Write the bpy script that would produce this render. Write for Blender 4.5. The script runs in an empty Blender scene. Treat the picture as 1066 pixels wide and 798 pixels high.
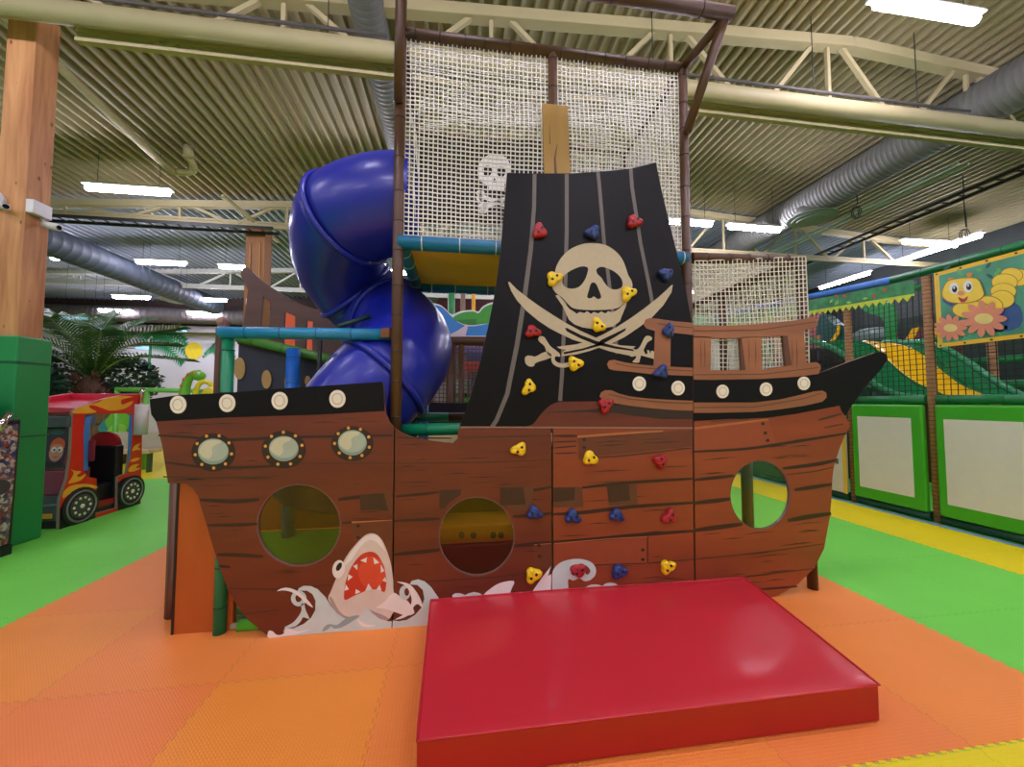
import bpy, math, random
from mathutils import Vector, Matrix
from mathutils.geometry import delaunay_2d_cdt
random.seed(7)
scene = bpy.context.scene
COL = scene.collection
PI = math.pi
s_, c_ = math.sin, math.cos

# ---------------------------------------------------------------- camera maths
FPX, TH, PH, EYE = 395.0, math.radians(8), math.atan(19/395.0), 1.6
FW = Vector((s_(TH)*c_(PH), c_(TH)*c_(PH), s_(PH)))
RT = Vector((c_(TH), -s_(TH), 0))
UP = RT.cross(FW)
def at(x, y, X=None, Y=None, Z=None):
    """where the sight line through (x, y) of the 1066x798 photo meets a real plane of the hall"""
    d = FW + RT*((x-533)/FPX) + UP*((399-y)/FPX)
    t = X/d.x if X is not None else Y/d.y if Y is not None else (Z-EYE)/d.z
    return Vector((d.x*t, d.y*t, EYE+d.z*t))

# ---------------------------------------------------------------- materials
def lin(c):
    return tuple(((v/255)/12.92 if v/255 <= .04045 else ((v/255+.055)/1.055)**2.4) for v in c)
MATS = {}
def M(name, rgb, rough=.55, metal=0.0, vary=.08, scale=8.0, stretch=(1,1,1), bump=0.0, bscale=60.0, emit=None, trans=0.0, alpha=1.0, coat=0.0, spec=.5):
    if name in MATS: return MATS[name]
    m = bpy.data.materials.new(name); m.use_nodes = True
    nt = m.node_tree; N = nt.nodes; L = nt.links
    b = N['Principled BSDF']
    tc = N.new('ShaderNodeTexCoord'); mp = N.new('ShaderNodeMapping')
    mp.inputs['Scale'].default_value = stretch
    L.new(tc.outputs['Object'], mp.inputs['Vector'])
    nz = N.new('ShaderNodeTexNoise'); nz.inputs['Scale'].default_value = scale; nz.inputs['Detail'].default_value = 3
    L.new(mp.outputs['Vector'], nz.inputs['Vector'])
    mx = N.new('ShaderNodeMix'); mx.data_type = 'RGBA'
    c = lin(rgb)
    mx.inputs['A'].default_value = (*[max(0, v*(1-vary*1.6)) for v in c], 1)
    mx.inputs['B'].default_value = (*[min(1, v*(1+vary*1.6)) for v in c], 1)
    L.new(nz.outputs['Fac'], mx.inputs['Factor'])
    L.new(mx.outputs['Result'], b.inputs['Base Color'])
    b.inputs['Roughness'].default_value = rough
    b.inputs['Metallic'].default_value = metal
    b.inputs['Specular IOR Level'].default_value = spec
    if coat: b.inputs['Coat Weight'].default_value = coat; b.inputs['Coat Roughness'].default_value = .12
    if trans: b.inputs['Transmission Weight'].default_value = trans
    if alpha < 1: b.inputs['Alpha'].default_value = alpha
    if emit: b.inputs['Emission Color'].default_value = (*lin(emit[0]), 1); b.inputs['Emission Strength'].default_value = emit[1]
    if bump:
        n2 = N.new('ShaderNodeTexNoise'); n2.inputs['Scale'].default_value = bscale
        L.new(mp.outputs['Vector'], n2.inputs['Vector'])
        bp = N.new('ShaderNodeBump'); bp.inputs['Strength'].default_value = bump; bp.inputs['Distance'].default_value = .01
        L.new(n2.outputs['Fac'], bp.inputs['Height']); L.new(bp.outputs['Normal'], b.inputs['Normal'])
    MATS[name] = m
    return m

def wood_mat(name, a, b_, axis=2, rough=.6, knots=False, dens=14):
    if name in MATS: return MATS[name]
    m = bpy.data.materials.new(name); m.use_nodes = True
    nt = m.node_tree; N = nt.nodes; L = nt.links; b = N['Principled BSDF']
    tc = N.new('ShaderNodeTexCoord'); mp = N.new('ShaderNodeMapping')
    sc = [dens]*3; sc[axis] = .9
    mp.inputs['Scale'].default_value = sc
    L.new(tc.outputs['Object'], mp.inputs['Vector'])
    nz = N.new('ShaderNodeTexNoise'); nz.inputs['Scale'].default_value = 1.0; nz.inputs['Detail'].default_value = 5; nz.inputs['Distortion'].default_value = .3
    L.new(mp.outputs['Vector'], nz.inputs['Vector'])
    cr = N.new('ShaderNodeValToRGB')
    cr.color_ramp.elements[0].position = .32; cr.color_ramp.elements[0].color = (*lin(a), 1)
    cr.color_ramp.elements[1].position = .68; cr.color_ramp.elements[1].color = (*lin(b_), 1)
    L.new(nz.outputs['Fac'], cr.inputs['Fac'])
    out = cr.outputs['Color']
    if knots:
        vo = N.new('ShaderNodeTexVoronoi'); vo.inputs['Scale'].default_value = 1.0
        m2 = N.new('ShaderNodeMapping'); k = [7.5]*3; k[axis] = 4.0; m2.inputs['Scale'].default_value = k
        L.new(tc.outputs['Object'], m2.inputs['Vector']); L.new(m2.outputs['Vector'], vo.inputs['Vector'])
        lt = N.new('ShaderNodeMapRange'); lt.inputs['From Min'].default_value = .06; lt.inputs['From Max'].default_value = .14
        L.new(vo.outputs['Distance'], lt.inputs['Value'])
        mx = N.new('ShaderNodeMix'); mx.data_type = 'RGBA'
        mx.inputs['A'].default_value = (*lin((105, 60, 30)), 1)
        L.new(lt.outputs['Result'], mx.inputs['Factor']); L.new(out, mx.inputs['B']); out = mx.outputs['Result']
    L.new(out, b.inputs['Base Color']); b.inputs['Roughness'].default_value = rough
    MATS[name] = m
    return m

# ---------------------------------------------------------------- mesh builder
WL = {}
class MB:
    def __init__(self): self.v=[]; self.f=[]; self.m=[]; self.s=[]
    def add(self, vs, fs, mi=0, smooth=False):
        b = len(self.v); self.v += [tuple(p) for p in vs]
        for f in fs: self.f.append(tuple(b+i for i in f)); self.m.append(mi); self.s.append(smooth)
        return self
    def box(self, lo, hi, mi=0):
        (a,b,c),(d,e,f) = lo, hi
        vs=[(a,b,c),(d,b,c),(d,e,c),(a,e,c),(a,b,f),(d,b,f),(d,e,f),(a,e,f)]
        return self.add(vs,[(3,2,1,0),(4,5,6,7),(0,1,5,4),(1,2,6,5),(2,3,7,6),(3,0,4,7)],mi)
    def hexa(self, vs, mi=0):
        return self.add(vs,[(3,2,1,0),(4,5,6,7),(0,1,5,4),(1,2,6,5),(2,3,7,6),(3,0,4,7)],mi)
    def beam(self, p0, p1, w, h, mi=0):
        p0, p1 = Vector(p0), Vector(p1); d=(p1-p0).normalized()
        up = Vector((0,0,1)) if abs(d.z)<.95 else Vector((0,1,0))
        a = d.cross(up).normalized()*w/2; b = a.normalized().cross(d).normalized()*h/2
        vs=[p0-a-b,p0+a-b,p1+a-b,p1-a-b,p0-a+b,p0+a+b,p1+a+b,p1-a+b]
        return self.hexa(vs,mi)
    def tube(self, pts, r, n=10, mi=0, caps=True, smooth=True, closed=False):
        pts=[Vector(p) for p in pts]; K=len(pts)
        rs = r if isinstance(r,(list,tuple)) else [r]*K
        T=[]
        for i in range(K):
            if closed: d = pts[(i+1)%K]-pts[i-1]
            else: d = pts[min(i+1,K-1)]-pts[max(i-1,0)]
            T.append(d.normalized())
        u = T[0].orthogonal().normalized(); vs=[]
        for i in range(K):
            u = (u - T[i]*u.dot(T[i])).normalized(); w = T[i].cross(u)
            for k in range(n):
                a = 2*PI*k/n; vs.append(pts[i]+(u*c_(a)+w*s_(a))*rs[i])
        fs=[]
        for i in range(K if closed else K-1):
            j=(i+1)%K
            for k in range(n): fs.append((i*n+k, i*n+(k+1)%n, j*n+(k+1)%n, j*n+k))
        self.add(vs,fs,mi,smooth)
        if caps and not closed:
            self.add([vs[k] for k in range(n)],[tuple(reversed(range(n)))],mi)
            self.add([vs[(K-1)*n+k] for k in range(n)],[tuple(range(n))],mi)
        return self
    def pole(self, p0, p1, r, n=14, mi=0, tie=None, gap=.28):
        """padded pole; cable ties (material tie) round it"""
        p0,p1=Vector(p0),Vector(p1); self.tube([p0,p1],r,n,mi)
        if tie is not None:
            L=(p1-p0).length; d=(p1-p0).normalized(); t=gap*.6
            while t<L-.04:
                self.tube([p0+d*(t-.004),p0+d*(t+.004)],r*1.04,n,tie); t+=gap*(.8+.4*random.random())
        return self
    def ell(self, c, rad, nu=16, nv=10, mi=0, R=None, zmin=-1):
        c=Vector(c); vs=[]; fs=[]
        for j in range(nv+1):
            ph=PI*j/nv
            for i in range(nu):
                a=2*PI*i/nu; z=max(zmin,c_(ph))
                p=Vector((rad[0]*s_(ph)*c_(a), rad[1]*s_(ph)*s_(a), rad[2]*z))
                if R: p=R@p
                vs.append(c+p)
        for j in range(nv):
            for i in range(nu): fs.append((j*nu+i,(j+1)*nu+i,(j+1)*nu+(i+1)%nu,j*nu+(i+1)%nu))
        return self.add(vs,fs,mi,True)
    def grid(self, rows, mi=0, smooth=True):
        n=len(rows[0]); vs=[p for r in rows for p in r]; fs=[]
        for j in range(len(rows)-1):
            for i in range(n-1): fs.append((j*n+i,j*n+i+1,(j+1)*n+i+1,(j+1)*n+i))
        return self.add(vs,fs,mi,smooth)
    def plate(self, loops, fn, d0, d1, mi=0, side=None, front=True):
        """2D outline(s) -> real slab between depths d0 (front) and d1; even-odd holes; fn(x,y,d) -> point"""
        V2=[];E=[]
        for lp in loops:
            b=len(V2); V2+= [Vector((p[0],p[1])) for p in lp]; n=len(lp)
            E+=[(b+i,b+(i+1)%n) for i in range(n)]
        ov,oe,of,_,_,_=delaunay_2d_cdt(V2,E,[],1,1e-5)
        def inside(x,y):
            r=False
            for lp in loops:
                n=len(lp); j=n-1
                for i in range(n):
                    xi,yi=lp[i][0],lp[i][1]; xj,yj=lp[j][0],lp[j][1]
                    if (yi>y)!=(yj>y) and x < (xj-xi)*(y-yi)/(yj-yi)+xi: r=not r
                    j=i
            return r
        F=[]
        for f in of:
            x=sum(ov[i].x for i in f)/len(f); y=sum(ov[i].y for i in f)/len(f)
            if inside(x,y): F.append(tuple(f))
        a=[fn(p.x,p.y,d0) for p in ov]
        self.add(a,F,mi)
        if d1!=d0:
            self.add([fn(p.x,p.y,d1) for p in ov],[tuple(reversed(f)) for f in F],mi if side is None else side)
            for lp in loops:
                n=len(lp); p=[fn(q[0],q[1],d0) for q in lp]+[fn(q[0],q[1],d1) for q in lp]
                self.add(p,[(i,(i+1)%n,n+(i+1)%n,n+i) for i in range(n)],mi if side is None else side)
        return self
    def build(self, name, mats, parent=None, bevel=0, seg=2, origin=None):
        if not isinstance(mats,(list,tuple)): mats=[mats]
        o0 = Vector(WL[parent.name]) if parent is not None else Vector(origin or (0,0,0))
        me=bpy.data.meshes.new(name)
        me.from_pydata([(x-o0.x,y-o0.y,z-o0.z) for x,y,z in self.v],[],self.f)
        for m in mats: me.materials.append(m)
        me.polygons.foreach_set('material_index',self.m); me.polygons.foreach_set('use_smooth',self.s)
        me.update()
        import bmesh
        bm=bmesh.new(); bm.from_mesh(me); bmesh.ops.remove_doubles(bm,verts=bm.verts,dist=1e-5)
        bmesh.ops.recalc_face_normals(bm,faces=bm.faces); bm.to_mesh(me); bm.free()
        o=bpy.data.objects.new(name,me); COL.objects.link(o)
        if parent is not None: o.parent=parent; WL[o.name]=tuple(o0)
        else: o.location=o0; WL[o.name]=tuple(o0)
        if bevel:
            bv=o.modifiers.new('Bevel','BEVEL'); bv.width=bevel; bv.segments=seg; bv.limit_method='ANGLE'; bv.angle_limit=.6
        return o

def sm(pts, k=5, closed=True):
    """Catmull-Rom smoothing of a 2D/3D polyline"""
    P=[Vector(p) for p in pts]; n=len(P); out=[]
    for i in range(n if closed else n-1):
        a=P[(i-1)%n] if closed or i>0 else P[0]; b=P[i]; c=P[(i+1)%n]; d=P[(i+2)%n] if closed or i+2<n else P[-1]
        for j in range(k):
            t=j/k
            out.append(.5*((2*b)+(c-a)*t+(2*a-5*b+4*c-d)*t*t+(3*b-a-3*c+d)*t**3))
    if not closed: out.append(P[-1])
    return [tuple(p) for p in out]
def circ(x,y,rx,ry=None,n=40,rot=0):
    ry=ry or rx
    return [(x+rx*c_(2*PI*i/n)*c_(rot)-ry*s_(2*PI*i/n)*s_(rot), y+rx*c_(2*PI*i/n)*s_(rot)+ry*s_(2*PI*i/n)*c_(rot)) for i in range(n)]
def z2p(pts, ox, oy, sc): return [(ox+p[0]/sc, oy+p[1]/sc) for p in pts]
def ribbon(pts, w):
    """2D outline of a line of width w (w may taper: list)"""
    n=len(pts); A=[];B=[]
    ws = w if isinstance(w,(list,tuple)) else [w]*n
    for i in range(n):
        dx=pts[min(i+1,n-1)][0]-pts[max(i-1,0)][0]; dy=pts[min(i+1,n-1)][1]-pts[max(i-1,0)][1]
        l=math.hypot(dx,dy) or 1; nx,ny=-dy/l,dx/l
        A.append((pts[i][0]+nx*ws[i]/2,pts[i][1]+ny*ws[i]/2)); B.append((pts[i][0]-nx*ws[i]/2,pts[i][1]-ny*ws[i]/2))
    return A+B[::-1]

def thing(name,label,cat,loc,group=None):
    o=bpy.data.objects.new(name,None); COL.objects.link(o); o.location=loc; o.empty_display_size=.1
    WL[o.name]=tuple(loc); return tag(o,label,cat,group)
def tag(o,label,cat,group=None,kind=None):
    o['label']=label; o['category']=cat
    if group: o['group']=group
    if kind: o['kind']=kind
    return o
def struct(o, label=None):
    o['kind']='structure'
    if label: o['label']=label
    return o
def lab(o,l): o['label']=l; return o
# ================================================================ SETTING
TILE=.93; TX0=-3.2; TY0=1.52
def floor_mat(name, rgb, vary, hue=0.0, coin=True, rough=.5):
    m=bpy.data.materials.new(name); m.use_nodes=True; nt=m.node_tree; N=nt.nodes; L=nt.links; b=N['Principled BSDF']
    tc=N.new('ShaderNodeTexCoord'); sx=N.new('ShaderNodeSeparateXYZ'); L.new(tc.outputs['Object'],sx.inputs[0])
    def mth(op,a,b_=None,c=None):
        n=N.new('ShaderNodeMath'); n.operation=op
        for i,x in enumerate((a,b_,c)):
            if x is None: continue
            if isinstance(x,(int,float)): n.inputs[i].default_value=x
            else: L.new(x,n.inputs[i])
        return n.outputs[0]
    X,Y=sx.outputs['X'],sx.outputs['Y']
    tooth=lambda s: mth('MULTIPLY',mth('SIGN',mth('SINE',mth('MULTIPLY',s,2*PI/.066))),.007)
    u=mth('DIVIDE',mth('ADD',mth('SUBTRACT',X,TX0),tooth(Y)),TILE); v=mth('DIVIDE',mth('ADD',mth('SUBTRACT',Y,TY0),tooth(X)),TILE)
    def edge(w):
        f=mth('FRACT',w); return mth('MULTIPLY',mth('MINIMUM',f,mth('SUBTRACT',1.0,f)),TILE)
    d=mth('MINIMUM',edge(u),edge(v))
    line=mth('LESS_THAN',d,.0022)
    wn=N.new('ShaderNodeTexWhiteNoise'); wn.noise_dimensions='2D'
    cb=N.new('ShaderNodeCombineXYZ'); L.new(mth('FLOOR',u),cb.inputs[0]); L.new(mth('FLOOR',v),cb.inputs[1]); L.new(cb.outputs[0],wn.inputs['Vector'])
    base=lin(rgb); redder=lin((min(255,rgb[0]),max(0,rgb[1]-14),min(255,rgb[2]+14)) if hue else rgb)
    m1=N.new('ShaderNodeMix'); m1.data_type='RGBA'; m1.inputs['A'].default_value=(*base,1); m1.inputs['B'].default_value=(*redder,1)
    L.new(wn.outputs['Value'],m1.inputs['Factor'])
    nz=N.new('ShaderNodeTexNoise'); nz.inputs['Scale'].default_value=1.7; nz.inputs['Detail'].default_value=4; L.new(tc.outputs['Object'],nz.inputs['Vector'])
    hs=N.new('ShaderNodeHueSaturation'); L.new(m1.outputs['Result'],hs.inputs['Color'])
    L.new(mth('ADD',mth('MULTIPLY',nz.outputs['Fac'],vary*2),1-vary),hs.inputs['Value'])
    m2=N.new('ShaderNodeMix'); m2.data_type='RGBA'; L.new(mth('MULTIPLY',line,.45),m2.inputs['Factor'])
    L.new(hs.outputs['Color'],m2.inputs['A']); m2.inputs['B'].default_value=(*[k*.45 for k in base],1)
    L.new(m2.outputs['Result'],b.inputs['Base Color']); b.inputs['Roughness'].default_value=rough
    b.inputs['Specular IOR Level'].default_value=.35
    if coin:
        k=2*PI/.034
        a=mth('SINE',mth('MULTIPLY',mth('ADD',X,Y),k)); c=mth('SINE',mth('MULTIPLY',mth('SUBTRACT',X,mth('MULTIPLY',Y,.9)),k))
        h=mth('MAXIMUM',mth('SUBTRACT',mth('MULTIPLY',a,c),.3),0.0)
        bp=N.new('ShaderNodeBump'); bp.inputs['Strength'].default_value=.75; bp.inputs['Distance'].default_value=.0045
        L.new(h,bp.inputs['Height']); L.new(bp.outputs['Normal'],b.inputs['Normal'])
    MATS[name]=m; return m

FG=floor_mat('foam_green',(122,226,82),.08)
FO=floor_mat('foam_orange',(252,156,60),.07,hue=1)
FY=floor_mat('foam_yellow',(246,226,24),.05)
FB=M('foam_blue',(120,165,200))
fl=MB().box((-22,-8,-.05),(16,22,0)).build('floor',FG); struct(fl,'green foam puzzle mat floor')
def toothed(x0,x1,y0,y1,teeth,z,name,m,label):
    P=[];st=.033;h=.007
    def side(a,b,on):
        n=max(1,int(math.hypot(b[0]-a[0],b[1]-a[1])/st)); dx,dy=(b[0]-a[0])/n,(b[1]-a[1])/n; l=math.hypot(dx,dy); nx,ny=dy/l,-dx/l
        if not on: P.append(a); return
        for i in range(n):
            k=h if i%2 else -h
            P.append((a[0]+dx*i+nx*k,a[1]+dy*i+ny*k)); P.append((a[0]+dx*(i+1)+nx*k,a[1]+dy*(i+1)+ny*k))
    side((x0,y0),(x1,y0),'s' in teeth); side((x1,y0),(x1,y1),'e' in teeth); side((x1,y1),(x0,y1),'n' in teeth); side((x0,y1),(x0,y0),'w' in teeth)
    o=MB().add([(p[0],p[1],z) for p in P]+[(p[0],p[1],-.02) for p in P],[tuple(range(len(P)))]+[(i,(i+1)%len(P),len(P)+(i+1)%len(P),len(P)+i) for i in range(len(P))]).build(name,m)
    return struct(o,label)
toothed(-3.2,3.31,1.52,8.95,'ewn',.0015,'floor',FO,'orange foam puzzle mats under the ship')
toothed(-3.2,5.17,-6,1.52,'n',.0022,'floor',FY,'yellow foam puzzle mats in front')
toothed(5.17,6.12,1.52,14,'w',.0022,'floor',FY,'yellow foam mat strip along the play frame')
toothed(-22,-3.2,8.95,18.5,'s',.0022,'floor',FY,'yellow foam mats before the plants')
o=MB().box((6.12,-2,-.01),(6.22,14,.004)).build('trim_1',FB); struct(o,'pale blue edge strip along the play frame')

# ceiling: ribbed steel deck on two slopes
def deck_z(x): return 7.33-.062*abs(x-6) if x>-14 else 7.33-.062*20
CEIL=M('ceiling_paint',(160,150,112),rough=.6,vary=.04,scale=.6)
CEILB=M('ceiling_grey',(150,160,170),rough=.55,vary=.05,scale=.6)
mb=MB(); p=.19; x=-22.0; prof=[]
while x<16.2:
    z=deck_z(x); z2=deck_z(x+p*.5)
    prof+=[(x,z+.12),(x+.016,z),(x+.066,z),(x+.082,z+.12)]
    x+=p
for (y0,y1,mi) in ((-8,10.05,0),(10.05,22,1)):
    mb.add([(a,y0,b) for a,b in prof]+[(a,y1,b) for a,b in prof],[(i,i+1,len(prof)+i+1,len(prof)+i) for i in range(len(prof)-1)],mi)
o=mb.build('ceiling',[CEIL,CEILB]); struct(o,'ribbed steel roof deck')
WHT=M('wall_white',(205,208,214),rough=.7,vary=.03,scale=2)
DKB=M('wall_dark_band',(62,44,38),rough=.7)
MAR=M('wall_maroon',(92,46,50),rough=.75,vary=.15,scale=3)
DKG=M('wall_dark',(52,60,56),rough=.8,vary=.2,scale=2)
wb=MB(); wb.box((-22,19.0,0),(-5.0,19.2,5.05),0); wb.box((-22,18.9,5.05),(-5.0,19.2,7.5),1); wb.box((-5.0,19.0,0),(16,19.2,7.6),2)
wallb=struct(wb.build('wall_back',[WHT,DKB,MAR]),'far wall, white with painted palms on the left')
struct(MB().box((-22.2,-8,0),(-22,22,7.5)).build('wall_left',WHT),'far left wall')
struct(MB().box((16,-8,0),(16.2,22,7.5)).build('wall_right',DKG),'far right wall')
# mural on the white wall
def onwall(x,y,d): q=at(x,y,Y=19.0); return (q.x,19.0-d,q.z)
lab(MB().plate([circ(202,365,9,8.8)],onwall,.02,.004).build('sun_mural',M('mural_sun',(226,205,40)),wallb),'yellow sun painted on the white wall')
def palm_mural(cx,cy,R,name,label):
    b=MB()
    for k,a in enumerate((-170,-150,-120,-85,-50,-25,-8,12,35)):
        a=math.radians(a); tip=(cx+R*c_(a)*1.25,cy+R*s_(a)*.8+R*.35); mid=(cx+R*.6*c_(a),cy+R*.75*s_(a)-R*.12)
        pts=sm([(cx,cy),mid,tip],8,False)
        for i,(x,y) in enumerate(pts[1:]):
            for sgn in (-1,1):
                dx=pts[min(i+2,len(pts)-1)][0]-pts[i][0]; dy=pts[min(i+2,len(pts)-1)][1]-pts[i][1]; l=math.hypot(dx,dy) or 1
                nx,ny=-dy/l*sgn,dx/l*sgn; w=R*.30*(1-.6*i/len(pts))
                b.plate([[(x,y),(x+nx*w+dx/l*w*.7,y+ny*w+dy/l*w*.7+w*.3),(x+dx/l*R*.10,y+dy/l*R*.10)]],onwall,.012+.0006*k,.012+.0006*k)
    b.plate([ribbon([(cx,cy),(cx-R*.08,cy+R*.8),(cx-R*.02,cy+R*1.9)],R*.11)],onwall,.011,.011)
    return lab(b.build(name,M('mural_green',(40,135,85)),wallb),label)
palm_mural(158,352,30,'palm_mural','large green palm painted on the white wall')
palm_mural(228,368,13,'palm_mural','small green palm painted on the white wall right of the sun')
# painted window opening of a storage door in the back? ducts near the far wall
STEEL=M('galvanised_steel',(84,80,78),rough=.6,metal=.0,vary=.12,scale=3)
STEELD=M('dark_duct_steel',(104,106,100),rough=.6,metal=.05,vary=.12,scale=3)
STEELB=M('blue_grey_steel',(74,84,96),rough=.6,metal=.05,vary=.1,scale=1)
def spiral_duct(p0,p1,r,label,m,gap=.09,name='ventilation_duct'):
    b=MB(); p0,p1=Vector(p0),Vector(p1); n=int((p1-p0).length/gap); pts=[];rs=[]
    for i in range(n):
        a=p0.lerp(p1,i/n); c=p0.lerp(p1,(i+.92)/n); pts+=[a,c]; rs+=[r,r*1.0]
        pts.append(p0.lerp(p1,(i+.96)/n)); rs.append(r*1.012)
    o=b.tube(pts,rs,20).build(name,m,origin=p0)
    return tag(o,label,'duct')
spiral_duct((-1.2,1,6.72),(-1.2,18,6.45),.22,'galvanised ventilation duct running under the deck left of the tall pole',STEELD)
spiral_duct((8.45,-2,6.45),(8.45,18,6.45),.36,'large grey ventilation duct along the ceiling on the right side',STEELD)
spiral_duct((-10.2,5,5.62),(-10.2,17.4,5.62),.36,'blue grey ventilation duct under the far left ceiling',STEELB,.25)
spiral_duct((-20,18.3,5.35),(-6,18.3,5.35),.34,'horizontal spiral duct along the top of the white mural wall',STEEL,.2)
o=MB().box((-20,18.4,4.66),(-6,18.7,4.92)).build('ventilation_duct',M('flat_duct_grey',(110,108,104)),origin=(-13,18.5,4.66)); tag(o,'flat grey duct under the spiral duct on the mural wall','duct')
for (x,y,X0,X1,l) in ((842,224,.33,.5,'round ceiling air diffuser hanging under the right duct'),(190,313,.4,.55,'round ceiling air diffuser before the mural wall')):
    if x>500: q=Vector((8.45,7.9,6.05)); top=6.3
    else: q=Vector((-10.9,16.3,5.55)); top=5.75
    b=MB(); b.tube([(q.x,q.y,q.z),(q.x,q.y,top)],X0,20)
    t=thing('ceiling_vent',l,'vent',q)
    b.build('neck',STEELD,t)
    d=MB()
    for k in range(3): d.tube([(q.x,q.y,q.z-.03*k-.01),(q.x,q.y,q.z-.03*k+.005)],X1-.1*k,24)
    d.build('diffuser_ring',M('diffuser_grey',(160,175,165)),t)

# trusses
CREAM=M('truss_paint',(176,165,124),rough=.55,vary=.05,scale=2)
CREAMG=M('truss_grey',(188,192,178),rough=.5,vary=.05,scale=2)
def truss(y,zl,x0,x1,m,label,span=2.3,bx=None):
    bx=x0 if bx is None else bx
    t=thing('roof_truss',label,'truss',(0,y,zl))
    up=lambda x: deck_z(x)-.17
    b=MB(); xs=[x0,6,x1]
    for a,c in ((x0,6),(6,x1)): b.beam((a,y,up(a)),(c,y,up(c)),.16,.16)
    b.build('top_chord',m,t,bevel=.01)
    b=MB(); b.box((bx,y-.035,zl-.03),(x1,y+.035,zl+.02)); b.box((bx,y-.01,zl+.01),(x1,y+.02,zl+.1)); b.box((bx,y-.035,zl+.08),(x1,y+.035,zl+.13))
    b.build('bottom_chord',m,t)
    x=x0+.3
    while x+span<x1:
        mid=x+span/2
        for a,za,c,zc,w in ((x,zl,x+span*.42,up(x+span*.42),.06),(mid,zl,mid,up(mid),.05),(x+span,zl,x+span*.58,up(x+span*.58),.06)):
            if a<bx: continue
            MB().beam((a,y,za),(c,y,zc),w,w).build('web_member',m,t)
        x+=span
    return t
truss(4.88,5.80,-9,13.5,CREAM,'nearest cream roof truss crossing above the ship',2.6,-4.42)
truss(10.0,5.93,-13,15.5,CREAM,'second cream roof truss behind the blue slide',2.4)
truss(15.0,5.72,-17,15.5,CREAMG,'farthest grey roof truss before the mural wall',2.4)
# big pipe and conduit on the nearest truss
t=thing('service_pipe','thick cream insulated pipe with a thin steel conduit along the nearest truss','pipe',(0,4.7,6.08))
MB().tube([(-9,4.68,5.93),(13.5,4.68,5.93)],.112,16).build('insulated_pipe',CREAM,t)
MB().tube([(-9,4.62,6.085),(-.9,4.62,6.085)],.022,10).tube([(2,4.62,6.085),(7.8,4.62,6.085)],.022,10).build('conduit',STEEL,t)
DST=M('dark_steel',(60,62,60),rough=.5,metal=.6)
for x in (-7,-4.2,-1.6,2.6,5.1,6.9,9): MB().tube([(x,4.66,6.0),(x,4.66,deck_z(x))],.007,6).build('hanger_rod',DST,t)
# sloping drain pipe at upper left
t=thing('drain_pipe','cream pipe with an elbow running towards the mural wall under the deck, upper left','pipe',(-5.6,6,6.3))
MB().tube(sm([(-5.45,4.2,6.3),(-5.5,5.2,6.3),(-5.75,8.0,6.25),(-5.6,8.35,6.25),(-5.35,8.3,6.3),(-5.3,8.1,6.42)],6,False),.065,12).build('pipe_run',CREAM,t)
MB().tube([(-5.3,8.06,6.4),(-5.3,8.06,6.62)],.085,12).build('pipe_end',CREAM,t)
MB().tube([(-5.2,9.0,6.15),(-4.95,10.6,6.0),(-4.9,10.9,5.95)],.05,12).build('pipe_run',CREAM,t)
# cable ladders
def ladder(p0,p1,w,label,rung=.3):
    t=thing('cable_ladder',label,'cable tray',p0); p0,p1=Vector(p0),Vector(p1); d=(p1-p0); n=d.normalized().cross(Vector((0,0,1)))*w/2
    MB().beam(p0-n,p1-n,.02,.07).beam(p0+n,p1+n,.02,.07).build('side_rail',DST,t)
    b=MB(); k=int(d.length/rung)
    for i in range(1,k):
        q=p0+d*i/k; b.beam(q-n,q+n,.03,.02)
    o=b.build('rungs',DST,t); o['kind']='stuff'; o['label']='rungs of the cable ladder'
    return t
ladder((11.0,1,6.25),(11.2,15,6.1),.35,'dark cable ladder running along the right side of the ceiling')
ladder((-12.5,9.7,5.72),(-4.4,9.7,5.72),.3,'dark cable ladder below the second truss on the left')
ladder((-4.0,9.7,5.75),(3,9.7,5.75),.3,'dark cable ladder below the second truss behind the net tower')
for X,zz,lb in ((9.75,6.3,'bright steel rail under the deck right of the large duct'),(10.0,6.3,'second steel rail beside the cable ladder on the right')):
    o=MB().box((X,6,zz),(X+.05,15,zz+.05)).build('lighting_rail',M('rail_green',(176,196,176)),origin=(X,6,zz)); tag(o,lb,'rail')
# hanging cable coils on the right
for (x,y,Y,l) in ((1006,244,7.2,'black cable coil hanging from the ceiling near the right light'),(893,220,7.6,'black cable coil hanging on the cable ladder')):
    q=at(x,y,Y=Y); t=thing('hanging_cable',l,'cable',q)
    MB().tube([q+Vector((.11*c_(a),0.006*a,.14*s_(a))) for a in [i*.4 for i in range(34)]],.010,6).build('coil',DST,t)
    MB().tube([q+Vector((0,0,.18)),q+Vector((-.02,0,.8)),(q.x,q.y,deck_z(q.x))],.012,6).build('drop_cable',DST,t)

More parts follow.
